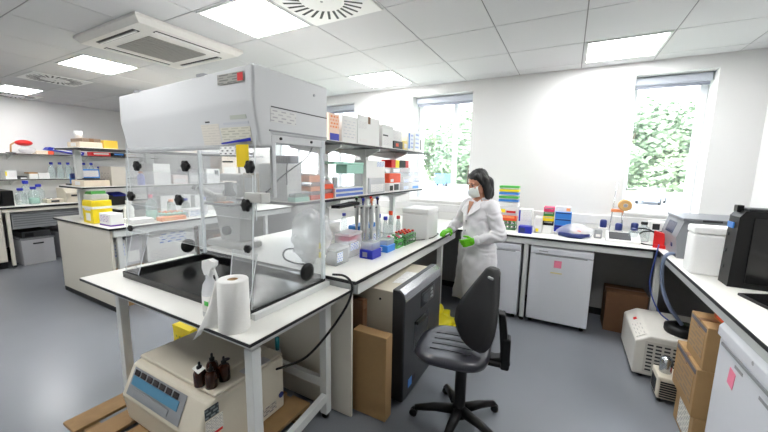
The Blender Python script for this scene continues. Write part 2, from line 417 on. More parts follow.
# ------------------------------------------------------------------ ceiling fittings
diffm = mat('light_diffuser', (1,1,1), .5, emit=PANEL)
where = ['above the right-hand window','above the shelf of white cartons','above the front of the big white hood','left of the ceiling air conditioner','nearest the left wall','added unseen above the aisle by the right bench','added unseen above the aisle behind the photographer','added unseen at the front left of the room','added unseen, hidden behind the big hood']
for i, (a, b, c, d) in enumerate(lights):
    t = thing('ceiling_light', 'square white lit ceiling panel '+where[i], 'light', ((a+b)/2,(c+d)/2,H), 'ceiling light panels')
    bm = bm_new()
    for q in ((a,b,c,c+.018),(a,b,d-.018,d),(a,a+.018,c+.018,d-.018),(b-.018,b,c+.018,d-.018)): add_box(bm, *q, H-.008, H)
    obj('frame', bm, wmet, t); obj('diffuser', box(a+.018,b-.018,c+.018,d-.018, H-.006, H-.001), diffm, t)
def swirl(label, x, y, s=.29, n=26):
    t = thing('ceiling_vent', label, 'vent', (x,y,H), 'swirl air vents')
    obj('plate', box(x-s,x+s,y-s,y+s,H-.008,H, .003), white, t)
    bm = bm_new()
    for k in range(n):
        a = 2*PI*k/n; u = Vector((math.cos(a),math.sin(a),0)); v = Vector((-u.y,u.x,0)); c = Vector((x,y,H-.0095))
        q = [c+u*.145*s/.29-v*.009, c+u*.262*s/.29+v*.018, c+u*.262*s/.29+v*.036, c+u*.145*s/.29+v*.009]
        add_prism(bm, q, (0,0,.002))
    obj('slots', bm, black, t)
    obj('hub', lathe([(.12*s/.29,-.013),(.125*s/.29,-.009),(.125*s/.29,-.007)], x, y, H, 32), white, t)
    obj('screw', lathe([(.008,-.016),(.01,-.013)], x, y, H, 10), gmet, t)
swirl('round slotted swirl vent in ceiling beside the nearest light panel', -1.49, 1.83)
swirl('round swirl vent left of the lit panel by the air conditioner', -5.95, 1.9)
swirl('round swirl vent in the ceiling corner against the left wall', -8.0, 2.0)
# cassette air conditioner
a, b, c, d = -3.80, -2.78, 1.36, 2.26; zb = H-.055
t = thing('air_conditioner', 'square white ceiling cassette air conditioner with grey grille', 'air conditioner', ((a+b)/2,(c+d)/2,H))
bm = bm_new(); add_hull(bm, [((a/2+b/2,c/2+d/2,H),(1,0,0),(0,1,0)),((a/2+b/2,c/2+d/2,zb),(.9,0,0),(0,.9,0))], 4)
bm.free()
bm = bm_new(); i0 = .035
v1 = [bm.verts.new(p) for p in ((a,c,H),(b,c,H),(b,d,H),(a,d,H))]; v2 = [bm.verts.new(p) for p in ((a,c,H-.02),(b,c,H-.02),(b,d,H-.02),(a,d,H-.02))]; v3 = [bm.verts.new(p) for p in ((a+i0,c+i0,zb),(b-i0,c+i0,zb),(b-i0,d-i0,zb),(a+i0,d-i0,zb))]
for p, q in ((v1,v2),(v2,v3)):
    for k in range(4): bm.faces.new((p[k],p[(k+1)%4],q[(k+1)%4],q[k]))
bm.faces.new(v3); bm.faces.new(v1[::-1])
obj('casing', bm, mat('cassette_plastic', (.88,.87,.85), .45), t)
cx, cy = (a+b)/2, (c+d)/2
bm = box(cx-.26,cx+.26,cy-.24,cy+.24,zb-.006,zb); 
obj('grille', bm, greygrille, t)
bm = bm_new()
for k in range(20): add_box(bm, cx-.25, cx+.25, cy-.225+k*.0235, cy-.222+k*.0235, zb-.009, zb-.005)
obj('grille_slats', bm, greygrille, t)
for q in ((cx-.30,cx+.30,c+.075,c+.125),(cx-.30,cx+.30,d-.125,d-.075),(a+.085,a+.135,cy-.27,cy+.27),(b-.135,b-.085,cy-.27,cy+.27)):
    s = obj('outlet_slot', box(*q, zb-.003, zb+.001), black, t)
    e = ((q[0]+.004,q[1]-.004,q[2]+.020,q[3]-.016) if q[1]-q[0] > q[3]-q[2] else (q[0]+.020,q[1]-.016,q[2]+.004,q[3]-.004))
    obj('vane', box(*e, zb-.012, zb-.002), white, s)
# ------------------------------------------------------------------ benches
def worktop(t, x0,x1,y0,y1,zt, th=.022):
    obj('worktop', box(x0,x1,y0,y1,zt-.004,zt, .0015), lam, t)
    obj('black_edging', box(x0-.002,x1+.002,y0-.002,y1+.002,zt-th,zt-.0035, .002), edge, t)
def leg(t, x, y, z1, s=.025, z0=.03, m=wmet):
    l = obj('leg', box(x-s,x+s,y-s,y+s,z0,z1, .004), m, t)
    obj('levelling_foot', lathe([(.022,0),(.024,.012),(.010,.016),(.010,z0+.002)], x, y, 0, 12), black, l)
    return l
# near table under the hood
nt_ = thing('lab_table', 'white lab table with black edging that carries the big hood', 'table', (-1.85,1.15,0))
worktop(nt_, -2.605,-1.062,.838,1.545,.845,.018)
obj('apron_rail', box(-2.5,-1.13,.90,.93,.765,.827,.003), wmet, nt_)
obj('apron_rail', box(-2.5,-1.13,1.48,1.51,.765,.827,.003), wmet, nt_)
obj('apron_rail', box(-2.5,-2.46,.93,1.48,.765,.827,.003), wmet, nt_)
obj('apron_rail', box(-1.165,-1.13,.93,1.48,.765,.827,.003), wmet, nt_)
for x, y in ((-1.147,.918),(-1.215,1.50),(-2.46,.985),(-2.46,1.50)): leg(nt_, x, y, .765)
obj('foot_rail', prism([(-1.165,.94,.12),(-1.13,.94,.12),(-1.13,.94,.17),(-1.165,.94,.17)], (-.06,.545,0)), wmet, nt_)
obj('foot_rail', box(-2.475,-2.445,1.01,1.475,.12,.17,.003), wmet, nt_)
obj('back_rail', box(-2.435,-1.24,1.485,1.515,.20,.26,.003), wmet, nt_)
# central double bench
cb = thing('lab_bench', 'long white central bench with black edging under the reagent shelving', 'bench', (-1.75,2.6,0))
worktop(cb, -2.50,-1.03,1.552,3.575,.90,.024)
obj('apron_rail', box(-1.075,-1.045,1.60,3.56,.80,.874,.003), wmet, cb)
obj('apron_rail', box(-2.49,-2.46,1.60,3.56,.80,.874,.003), wmet, cb)
obj('apron_rail', box(-2.46,-1.075,1.565,1.60,.80,.874,.003), wmet, cb)
obj('end_panel', box(-2.45,-1.07,1.567,1.585,.0,.80,.003), cream, cb)
for x, y in ((-1.085,3.18),(-2.42,3.18)): leg(cb, x, y, .80)
obj('foot_rail', box(-2.39,-1.11,3.165,3.195,.12,.17,.003), wmet, cb)
obj('divider_panel', box(-1.80,-1.78,1.60,3.57,.1,.87), darkp, cb)
# back bench and right bench
bb = thing('lab_bench', 'white bench with black edging along the window wall', 'bench', (-.5,3.9,0))
worktop(bb, -2.50,1.438,3.58,4.178,.90,.024)
obj('apron', box(-1.0,.70,3.60,3.63,.815,.874,.003), wmet, bb)
for x, y in ((-.318,3.64),(.765,3.70)): leg(bb, x, y, .815, .022)
obj('service_panel', box(-2.45,1.43,4.12,4.14,.10,.87), mat('grey_service_panel', (.55,.55,.54), .6), bb)
rb = thing('lab_bench', 'white bench with black edging along the right wall', 'bench', (1.1,1.6,0))
worktop(rb, .725,1.438,-.4,3.575,.90,.024)
obj('apron', box(.745,.775,-.38,3.56,.815,.874,.003), wmet, rb)
leg(rb, .78, .6, .815, .025)
obj('service_panel', box(1.40,1.42,-.38,3.55,.10,.87), MATS['grey_service_panel'], rb)
# island bench
ib = thing('lab_bench', 'white island bench with pale end panel left of the hood', 'bench', (-4.7,2.8,0))
worktop(ib, -5.40,-4.0,1.555,4.15,.90,.024)
obj('end_panel', box(-5.35,-4.05,1.575,1.60,.0,.872,.003), cream, ib)
obj('plinth', box(-5.33,-4.07,1.568,1.575,0,.05), edge, ib)
obj('apron_rail', box(-4.05,-4.02,1.60,4.1,.80,.874,.003), wmet, ib)
obj('apron_rail', box(-5.38,-5.35,1.60,4.1,.80,.874,.003), wmet, ib)
for x, y in ((-4.075,2.56),(-4.075,1.66),(-4.075,3.6)): leg(ib, x, y, .80)
obj('divider_panel', box(-4.72,-4.70,1.60,4.1,.1,.87), mat('divider_grey', (.62,.60,.57), .6), ib)
# left wall bench
lb = thing('lab_bench', 'bench with white top along the left wall with cupboards', 'bench', (-7.7,2.2,0))
worktop(lb, -8.295,-7.05,.2,4.1,.90,.028)
obj('apron', box(-7.10,-7.07,1.50,4.08,.82,.87,.003), cream, lb)
cp = obj('cupboard', box(-8.2,-7.08,.25,1.50,.10,.87,.004), cream, lb); obj('cupboard_plinth', box(-8.2,-7.11,.25,1.50,0,.10), edge, cp)
obj('cupboard_door', box(-7.08,-7.06,.9,1.49,.11,.86,.004), cream, lb)
leg(lb, -7.10, 1.56, .87, .02, m=cream)
vp = obj('fume_panel', box(-7.17,-7.125,1.60,4.0,.56,.86), gmet, lb)
bm = bm_new()
for k in range(7): add_box(bm, -7.127,-7.112,1.62,3.9,.60+.035*k,.615+.035*k)
obj('louvre', bm, mat('louvre_grey', (.50,.51,.52), .5), vp)

# ------------------------------------------------------------------ shelving
def bracket(bm, x0, x1, y, z): add_prism(bm, [(x0,y-.012,z),(x1,y-.012,z),(x1,y-.012,z-.018),(x0,y-.012,z-.075)], (0,.024,0))
sh = thing('shelving_unit', 'white two-tier reagent shelving with black shelf edges on central bench', 'shelf', (-1.87,2.7,.9))
for z, nm in ((1.755,'shelf'),(1.315,'shelf')):
    s = obj(nm, box(-2.16,-1.58,1.645,3.86,z-.016,z,.001), lam, sh); obj('black_edging', box(-2.163,-1.577,1.642,3.863,z-.024,z-.006,.001), edge, s)
    for y in (2.19,2.81,3.43):
        for a_, b_ in ((-1.745,-1.60),(-1.80,-2.14)):
            bm = bm_new(); bracket(bm, a_, b_, y, z-.024); obj('bracket', bm, wmet, sh)
for y in (2.19,2.81,3.43): obj('upright', box(-1.80,-1.745,y-.028,y+.028,.90,1.73,.004), wmet, sh)
ish = thing('shelving_unit', 'white two-tier shelving with black shelf edges on the island bench', 'shelf', (-5.0,3.0,.9))
for z in (1.722,1.29):
    s = obj('shelf', box(-5.25,-4.64,1.60,4.1,z-.016,z,.001), lam, ish); obj('black_edging', box(-5.253,-4.637,1.597,4.103,z-.024,z-.006,.001), edge, s)
for y in (1.72,2.46,3.20,3.94): obj('upright', box(-5.06,-5.0,y-.03,y+.03,.90,1.70,.004), wmet, ish)
for z, nm, y0 in ((1.69,'upper','a'),(1.268,'lower','b')):
    t = thing('wall_shelf', nm+' white shelf with black edge on the left wall', 'shelf', (-8.15,2.6,z))
    obj('shelf_board', box(-8.29,-7.98,.3,4.15,z-.018,z,.001), lam, t); obj('black_edging', box(-7.98,-7.977,.3,4.15,z-.018,z-.002), edge, t)
    for y in (1.9,2.9,3.9): obj('bracket', prism([(-8.29,y,z-.018),(-8.02,y,z-.018),(-8.02,y,z-.03),(-8.29,y,z-.11)], (0,.02,0)), wmet, t)

# ------------------------------------------------------------------ big hood on the near table
hx0,hx1,hy0,hy1,hz0,hz1 = -2.40,-1.23,1.045,1.555,1.637,1.992
hd = thing('laminar_hood', 'large white clean air hood with clear panels and black tray', 'hood', (-1.82,1.25,.845))
prof = [(hy0,hz1),(hy0-.004,hz0+.20),(hy0+.028,hz0),(hy0+.10,hz0),(hy0+.10,hz0+.06),(hy1,hz0+.06),(hy1,hz1)]
bm = prism([(hx0,a,b) for a,b in prof], (hx1-hx0,0,0))
bmesh.ops.recalc_face_normals(bm, faces=list(bm.faces))
for v in bm.verts: v.co.z -= (.042 if v.co.z > 1.8 else .015)*(hx1-v.co.x)/(hx1-hx0)
bmesh.ops.bevel(bm, geom=[e for e in bm.edges if abs(e.calc_length()) > .05], offset=.012, segments=3, profile=.5, affect='EDGES')
head = obj('hood_housing', bm, hoodm, hd)
obj('side_panel_seam', box(hx1-.002,hx1+.0015,1.14,1.545,1.822,1.827), dark, head)
obj('side_trim', box(hx1-.004,hx1+.006,1.125,1.545,1.712,1.72,.002), gmet, head)
obj('lower_side_panel', box(hx1-.03,hx1-.006,1.125,1.54,1.662,1.70,.003), hoodm, head)
for y in (1.20,1.42): obj('screw', lathe([(.007,0),(.007,.006)], y, 1.683, hx1-.006, 10, axis='x'), black, head)
obj('screw', lathe([(.007,0),(.007,.004)], 1.44, 1.93, hx1, 10, axis='x'), gmet, head)
for x in (-2.19,-1.60):  # latches on top edge
    obj('latch', box(x-.03,x+.03,hy0-.002,hy0+.03,hz1-.042*(hx1-x)/1.17-.006,hz1+.009-.042*(hx1-x)/1.17,.003), gmet, head)
F = lambda x0,x1,z0,z1,dy=.0015: [(x0,hy0-.005+(.032*max(0,(hz0+.2-z0))/.2),z0),(x1,hy0-.005+(.032*max(0,(hz0+.2-z0))/.2),z0),(x1,hy0-.005+(.032*max(0,(hz0+.2-z1))/.2),z1),(x0,hy0-.005+(.032*max(0,(hz0+.2-z1))/.2),z1)]
nf = (0,-.0015,0)
obj('maker_badge', quad_plate(F(-1.462,-1.282,1.918,1.962), nf), print_mat('badge_grey', (.62,.61,.58), (.40,.40,.40), 4, 2, .6), head)
bdg = obj('red_logo_square', quad_plate([(p[0],p[1]-.002,p[2]) for p in F(-1.322,-1.286,1.923,1.957)], nf), red, head)
obj('printed_notice', quad_plate(F(-1.63,-1.492,1.650,1.748), nf), print_mat('cream_notice', (.86,.84,.80), (.80,.78,.75), 8, 2, .7), head)
obj('printed_notice', quad_plate(F(-1.484,-1.275,1.655,1.728), nf), print_mat('cream_notice_b', (.86,.85,.79), (.72,.71,.65), 6, 3, .6), head)
obj('blue_stripe', quad_plate([(-1.484,hy0+.0155,1.652),(-1.275,hy0+.0145,1.664),(-1.275,hy0+.0120,1.678),(-1.484,hy0+.0150,1.658)], nf), blue, head)
obj('green_lettering', quad_plate(F(-1.40,-1.29,1.762,1.780), nf), print_mat('green_lettering_m', (.74,.76,.72), (.62,.78,.35), 1, 7, .25), head)
obj('grey_lettering', quad_plate(F(-1.455,-1.28,1.740,1.750), nf), print_mat('grey_lettering_m', (.77,.78,.80), (.55,.55,.57), 1, 12, .3), head)
obj('small_black_mark', quad_plate(F(-1.59,-1.555,1.755,1.762), nf), dark, head)
obj('faint_badge', quad_plate(F(-2.33,-2.24,1.80,1.812), nf), print_mat('faint_badge_m', (.76,.77,.79), (.55,.55,.56), 1, 3, .3), head)
obj('side_notice', plate('+x', (0,hx1,1.135,1.30,1.755,1.815), 0,0,1,1), print_mat('side_notice_m', (.84,.84,.83), (.68,.67,.69), 4, 3, .6), head)
# frame and tray
obj('tray', (lambda b: (add_box(b,-2.40,-1.235,.98,1.53,.845,.862,.003), add_box(b,-2.40,-1.235,.98,1.0,.86,.885,.003), add_box(b,-2.40,-1.235,1.495,1.53,.86,.890,.003), add_box(b,-2.40,-2.365,1.0,1.5,.86,.885,.003), add_box(b,-1.252,-1.235,1.0,1.5,.86,.885,.003), b)[-1])(bm_new()), blackg, hd)
obj('white_rail', box(-1.232,-1.205,.985,1.535,.845,.875,.003), wmet, hd)
for x, y in ((-1.243,1.155),(-1.243,1.52),(-2.39,1.52)): obj('corner_post', box(x-.009,x+.009,y-.012,y+.012,.886 if y>1.3 else 1.40,hz0+.06,.003), hoodm if y < 1.3 else acryedge, hd)
def sheet(name, poly, vec, parent=hd):
    bm = prism(poly, vec)
    bm.normal_update(); n = Vector(vec).normalized()
    o = obj(name, bm, [acry, acryedge], parent)
    for p in o.data.polygons: p.material_index = 0 if abs(p.normal.dot(n)) > .9 else 1
    return o
yf = 1.055
sheet('upper_front_panel', [(-2.385,yf,hz0+.01),(-1.255,yf,hz0+.01),(-1.255,yf,1.30),(-2.385,yf,1.30)], (0,.006,0))
sheet('front_flap', [(-2.385,yf-.012,1.51),(-1.255,yf-.012,1.51),(-1.255,yf-.03,1.13),(-2.385,yf-.03,1.13)], (0,.006,0))
sheet('front_wing', [(-2.39,yf-.005,1.14),(-2.20,yf-.005,1.14),(-2.235,yf-.065,.885),(-2.39,yf-.065,.885)], (0,.006,0))
sheet('front_wing', [(-1.255,yf-.005,1.14),(-1.43,yf-.005,1.14),(-1.40,yf-.065,.885),(-1.255,yf-.065,.885)], (0,.006,0))
sheet('side_panel', [(-2.396,1.0,.885),(-2.396,1.51,.885),(-2.396,1.51,hz0+.05),(-2.396,1.06,hz0+.05)], (.006,0,0))
sheet('side_panel', [(-1.246,1.0,.885),(-1.246,1.505,.885),(-1.246,1.505,hz0+.05),(-1.246,1.06,hz0+.05)], (.006,0,0))
sheet('back_panel', [(-2.39,1.512,.89),(-1.25,1.512,.89),(-1.25,1.512,hz0+.05),(-2.39,1.512,hz0+.05)], (0,.006,0))
def knob(x, y, z, r=.030):
    bm = lathe([(r*.45,-.030),(r*.8,-.028),(r*.85,-.022),(r*.85,-.012),(r*.5,-.008),(r*.5,0)], x, z, y, 16, axis='y')
    for k in range(6):
        a = k*PI/3; add_ell(bm, (x+math.cos(a)*r*.75, y-.02, z+math.sin(a)*r*.75), (r*.32,.010,r*.32), seg=10)
    obj('knob', bm, black, hd)
for x, z in ((-2.238,1.539),(-1.754,1.544),(-1.262,1.546)): knob(x, yf, z)
for x, z in ((-2.293,1.359),(-1.798,1.365),(-1.272,1.373)): knob(x, yf-.02, z)
for x, z in ((-2.35,1.156),(-1.285,1.166)): knob(x, yf-.012, z, .019)
obj('vent_disc', lathe([(.046,0),(.05,.004),(.05,.014),(.03,.018)], 1.392, .968, -2.396, 28, axis='x'), black, hd)
obj('vent_disc', lathe([(.046,0),(.05,.004),(.05,.014),(.03,.018)], 1.37, .972, -1.242, 28, axis='x'), black, hd)
obj('screw', lathe([(.008,-.004),(.010,0)], -2.26, .925, .997, 10, axis='y'), smet, hd)
# notes on the front panel
obj('yellow_note', plate('-y', (-1.372,-1.288,yf,0,1.545,1.648), 0,0,1,1), yellowp, hd)
obj('white_note', plate('-y', (-1.49,-1.38,yf,0,1.60,1.64), 0,0,1,1), pl_note, hd)
obj('tape_strip', plate('-y', (-1.475,-1.40,yf,0,1.565,1.572), 0,0,1,1), dark, hd)
obj('hook', box(-1.275,-1.255,yf-.008,yf,1.60,1.61,.002), gmet, hd)
# clip block and cable
obj('cable_box', box(-1.30,-1.19,1.03,1.085,1.385,1.43,.004), mat('pale_grey_plastic', (.80,.80,.78), .5), hd)
# ------------------------------------------------------------------ cables
tag(obj('cable', tube(sm([(-1.28,1.48,1.66),(-1.29,1.44,1.60),(-1.32,1.36,1.54),(-1.33,1.28,1.49),(-1.28,1.18,1.45),(-1.235,1.10,1.43)]), .0035, 6), dark), 'thin dark cable dropping from the underside of the hood', 'cable')
tag(obj('power_cable', tube(sm([(-1.50,1.64,.907),(-1.56,1.62,.908),(-1.63,1.60,.93),(-1.65,1.60,.965),(-1.62,1.61,1.0),(-1.52,1.64,1.01)]), .006, 6), black), 'looped black cable on the bench behind the black tray', 'cable')
tag(obj('power_cable', tube(sm([(-1.19,1.545,.915),(-1.10,1.535,.925),(-1.04,1.52,.90),(-1.025,1.50,.84),(-1.035,1.44,.76),(-1.09,1.36,.64),(-1.20,1.32,.50),(-1.32,1.30,.42),(-1.40,1.28,.38)]), .007, 8), black), 'black cable hanging over the table edge to the centrifuge', 'cable')
# ------------------------------------------------------------------ near table: roll and spray bottle
t = thing('paper_roll', 'white kitchen paper roll at the table corner with a loose sheet', 'paper roll', (-1.225,.895,.845))
obj('roll', lathe([(.022,.004),(.062,0),(.065,.004),(.063,.222),(.060,.226),(.024,.226),(.021,.215),(.021,.10)], -1.225,.895,.845, 40), tissue, t)
obj('cardboard_core', lathe([(.0205,.10),(.021,.224),(.0175,.224),(.017,.10)], -1.225,.895,.845, 24), card, t)
bm = bm_new(); g = []
for i in range(9):
    u = i/8; row = []
    for j in range(9):
        v = j/8
        wd = .016 + .085*v**1.2
        x = -1.272 - wd*u; y = .868 - .75*wd*u + .006*math.sin(u*6+v*3); z = 1.06 - v*(.21+.055*u*u)
        row.append(bm.verts.new((x, y, max(z, .848) if y > .82 else z)))
    g.append(row)
for i in range(8):
    for j in range(8):
        f = bm.faces.new((g[i][j],g[i+1][j],g[i+1][j+1],g[i][j+1])); f.smooth = True
o = obj('loose_sheet', bm, tissue, t); o.modifiers.new('thickness','SOLIDIFY').thickness = .0012
t = thing('spray_bottle', 'clear spray bottle with white trigger in front of the tray', 'bottle', (-1.433,.925,.845))
obj('body', lathe([(.032,0),(.036,.006),(.036,.12),(.030,.155),(.016,.18),(.015,.203)], -1.433,.925,.845, 24), clearb, t)
obj('printed_label', lathe([(.0365,.03),(.0365,.105)], -1.433,.925,.845, 24), pl_small, t)
obj('green_print', box(-1.423,-1.398,.886,.889,.91,.93), green, t)
sp = obj('spray_head', prism([(-1.453,.912,1.043),(-1.415,.912,1.043),(-1.403,.912,1.080),(-1.383,.912,1.095),(-1.380,.912,1.115),(-1.418,.912,1.123),(-1.463,.912,1.110),(-1.468,.912,1.075)], (0,.026,0)), white, t)
obj('trigger', tube([(-1.403,.925,1.085),(-1.386,.925,1.060),(-1.376,.925,1.040),(-1.378,.925,1.025)], [.007,.006,.006,.005], 8), white, sp)
# ------------------------------------------------------------------ behind the hood: microscope, bag
t = thing('microscope', 'pale grey inverted microscope on the bench behind the black tray', 'microscope', (-2.40,1.76,.9))
mm = mat('microscope_grey', (.72,.72,.70), .4)
obj('base', box(-2.56,-2.14,1.64,1.86,.90,.955,.02), mm, t)
obj('pillar', prism([(-2.44,1.70,.955),(-2.22,1.70,.955),(-2.19,1.70,1.24),(-2.55,1.70,1.24),(-2.50,1.70,1.18)], (0,.12,0)), mm, t)
obj('stage', box(-2.58,-2.22,1.62,1.88,1.24,1.258,.004), dark, t)
obj('slide_tray', box(-2.46,-2.32,1.66,1.74,1.258,1.268,.003), orange, t)
obj('arm', (lambda b: (add_box(b,-2.26,-2.20,1.72,1.80,1.24,1.46,.012), add_box(b,-2.46,-2.20,1.72,1.80,1.43,1.49,.015), b)[-1])(bm_new()), mm, t)
obj('condenser', lathe([(.05,0),(.055,.02),(.035,.05),(.03,.11)], -2.40,1.76,1.31, 18), dark, t)
obj('focus_knob', lathe([(.036,0),(.036,.035),(.03,.04)], -2.34, 1.04, 1.66, 18, axis='y'), dark, t)
for dx in (0,.07):
    e = obj('eyepiece', tube([(-2.52+dx,1.66,1.31),(-2.58+dx,1.60,1.37)], [.022,.02], 12), mm, t)
    obj('eyecup', tube([(-2.58+dx,1.60,1.37),(-2.595+dx,1.585,1.385)], [.024,.022], 12), black, e)
obj('binocular_head', box(-2.56,-2.40,1.65,1.74,1.26,1.33,.02), mm, t)
# polythene bag
bm = bm_new(); add_ell(bm, (-1.46,1.67,1.06), (.125,.085,.155), seg=48)
for v in bm.verts:
    z = v.co.z; k = 1+.25*max(0,(z-1.03))/.15
    v.co.x = -1.46+(v.co.x+1.46)*k*1.05; v.co.z = max(.903, z + (.06 if z > 1.12 else 0)); v.co.y = max(1.575, v.co.y)
    n = (abs(noise.noise(v.co*11))-.2)*.07+(abs(noise.noise(v.co*28))-.2)*.025; v.co.x += n; v.co.y -= abs(n)*.6; v.co.z += n*.8 if z > 1.0 else 0
    v.co.z = max(.903, v.co.z)
tb = obj('plastic_bag', bm, bagm); tag(tb, 'bulging translucent polythene bag on the bench beside the tray', 'bag')
o = obj('bag_contents', ell((-1.43,1.665,.985), (.085,.05,.075), seg=20), tissue, tb)
for q in ((-1.345,1.06),(-1.345,1.0)): obj('yellow_label', box(-1.345,-1.315,1.60,1.63,q[1]-.018,q[1]+.018,.004), yellow, tb)

# ------------------------------------------------------------------ central bench: tubs, tips, pipettes, racks, styrofoam box
S = .9
t = carton('clear lidded plastic tub nearest the hood on the central bench', (-1.42,-1.30,1.72,1.87,S,1.02), clear, 'storage_tub', 'tub', [('+x',.1,.2,.5,.75,pl_blue)], lid=(.018,clearb))
obj('green_sticker', plate('+x',(0,-1.30,1.72,1.87,.9,1.02),.12,.4,.3,.65,.003), dgreen, t)
t = carton('clear plastic tub of pink lidded tubes behind the nearest tub', (-1.47,-1.34,1.93,2.10,S,1.08), clear, 'storage_tub', 'tub', [('+x',.1,.3,.7,.6,pl_blue)], lid=(.02,clearb))
obj('pink_band', box(-1.45,-1.36,1.95,2.08,1.02,1.045,.004), pink, t)
t = carton('deep blue pipette tip box with clear lid on central bench', (-1.29,-1.18,1.99,2.12,S,.965), blue, 'tip_box', 'tip box', [('-y',.25,.2,.6,.75,clearb)], lid=None)
obj('clear_lid', box(-1.285,-1.185,1.995,2.115,.965,1.02,.006), clear, t)
t = carton('light blue pipette tip box with clear lid behind the deep blue one', (-1.30,-1.18,2.22,2.35,S,.955), lblue, 'tip_box', 'tip box', [('-y',.2,.2,.6,.75,pl_blue)])
obj('clear_lid', box(-1.295,-1.185,2.225,2.345,.955,1.0,.006), clear, t)
# pipette carousel
t = thing('pipette_stand', 'white carousel stand holding pipettes on central bench', 'pipette stand', (-1.42,2.30,S))
obj('base', lathe([(.085,0),(.095,.008),(.085,.018),(.02,.024)], -1.42,2.30,S, 24), clearb, t)
obj('column', lathe([(.014,.02),(.014,.40)], -1.42,2.30,S, 12), wmet, t)
obj('holder_ring', lathe([(.03,.33),(.085,.335),(.088,.35),(.03,.355)], -1.42,2.30,S, 24), wmet, t)
pc = [black, blue, red, black, green, black, blue, orange]
for k in range(8):
    a = 2*PI*k/8+.2; x, y = -1.42+.092*math.cos(a), 2.30+.092*math.sin(a)
    d = ['pale grey pipette with black plunger','pale grey pipette with blue plunger','pale grey pipette with red plunger','pale grey pipette with black plunger','pale grey pipette with green plunger','pale grey pipette with black plunger','pale grey pipette with blue plunger','pale grey pipette with orange plunger'][k]
    p = thing('pipette', d+[' at the aisle side of the carousel',' at the front right of the carousel',' at the far right of the carousel',' at the far side of the carousel',' at the back left of the carousel',' at the left of the carousel',' at the front left of the carousel',' facing the hood on the carousel'][k], 'pipette', (x,y,S+.1), 'pipettes hanging on the carousel')
    obj('body', lathe([(.004,.0),(.006,.06),(.010,.12),(.015,.15),(.017,.27),(.014,.30)], x,y,S+.06, 12), mat('pipette_grey', (.78,.79,.78), .4), p)
    obj('plunger', lathe([(.005,.30),(.005,.335),(.011,.337),(.012,.352),(.008,.356)], x,y,S+.06, 12), pc[k], p)
    obj('finger_hook', box(x-.006,x+.006,y-.03,y+.004,S+.335,S+.347,.003), dark, p)
t = thing('bench_lamp', 'flat black lamp arm under the middle shelf', 'lamp', (-1.52,2.0,1.27))
obj('lamp_head', prism([(-1.40,1.90,1.262),(-1.40,2.16,1.268),(-1.48,2.18,1.268),(-1.46,1.88,1.262)], (0,0,.022)), black, t)
obj('lamp_bracket', box(-1.47,-1.42,2.10,2.16,1.284,1.292), black, t)
# green tube racks with bottles
def tube_rack(label, x0,x1,y0,y1,z, m, n, caps, h=.075, th=.10):
    t = thing('tube_rack', label, 'tube rack', ((x0+x1)/2,(y0+y1)/2,z), 'tube racks')
    bm = bm_new()
    for zz in (0,.045,h): add_box(bm, x0,x1,y0,y1,z+zz,z+zz+.006)
    for x,y in ((x0,y0),(x1-.006,y0),(x0,y1-.006),(x1-.006,y1-.006)): add_box(bm, x,x+.006,y,y+.006,z,z+h)
    obj('rack_frame', bm, m, t)
    nx, ny = n
    for i in range(nx):
        for j in range(ny):
            x = x0+(i+.5)*(x1-x0)/nx; y = y0+(j+.5)*(y1-y0)/ny
            q = obj('tube', lathe([(.004,.008),(.010,.02),(.011,th)], x,y,z, 10), gls, t)
            obj('tube_cap', lathe([(.012,th-.004),(.0125,th+.008),(.010,th+.010)], x,y,z, 10), caps[(i+j) % len(caps)], q)
    return t
tube_rack('green tube rack of red capped tubes on central bench beside the foam box', -1.29,-1.17,2.52,2.74,S, dgreen, (3,4), [ored,red])
tube_rack('green tube rack of pink and white capped tubes nearest the pipette stand', -1.29,-1.18,2.39,2.50,S, green, (3,3), [pink,white,dgreen], .06, .085)
for k,(x,y,r,h,cm,lab) in enumerate([(-1.42,2.72,.024,.26,ored,'slim clear bottle with orange-red cap behind the green rack'),(-1.42,2.62,.024,.22,blue,'slim clear bottle with blue cap behind the green rack'),(-1.45,2.55,.022,.25,blue,'tall clear bottle with blue cap beside the pipette carousel'),(-1.38,2.80,.022,.21,red,'short clear bottle with red cap beside the foam box')]):
    bottle(lab, x,y,S,r,h, gls, cm, neck=.6)
carton('blue and white carton on bench left of the green racks', (-1.56,-1.46,2.46,2.60,S,1.0), white, 'small_carton', 'box', [('-y',.1,.2,.9,.8,pl_blue),('+x',.1,.2,.9,.8,pl_blue)])
carton('white polystyrene box on the central bench beside the person', (-1.36,-1.10,2.84,3.12,S,1.185), styro, 'foam_box', 'box', lid=(.05,styro), bev=.012)
tag(obj('cable', tube([(-1.22,2.70,.906),(-1.14,2.80,.906),(-1.085,2.95,.906),(-1.10,3.16,.906),(-1.20,3.25,.906)], .004, 6), dark), 'thin grey cable curling around the foam box', 'cable')
# left-hand row of the bench, seen through the clear panels
carton('small white carton on bench under shelving beyond the bag', (-1.98,-1.84,2.25,2.5,S,1.05), white, 'small_carton', 'box', [('+x',.1,.2,.9,.7,pl_small)], lid=(.03,white))
bottle('clear bottle with blue cap on bench behind the shelf uprights', -1.95,2.72,S,.035,.2, gls, blue)
tag(obj('notepad', box(-1.74,-1.50,2.90,3.12,S,S+.012,.002), paper), 'open white notepad on bench left of the foam box', 'notepad')
tag(obj('tray', box(-2.0,-1.86,2.86,3.2,S,S+.05,.01), lblue), 'light blue tray on bench under the shelving', 'tray')

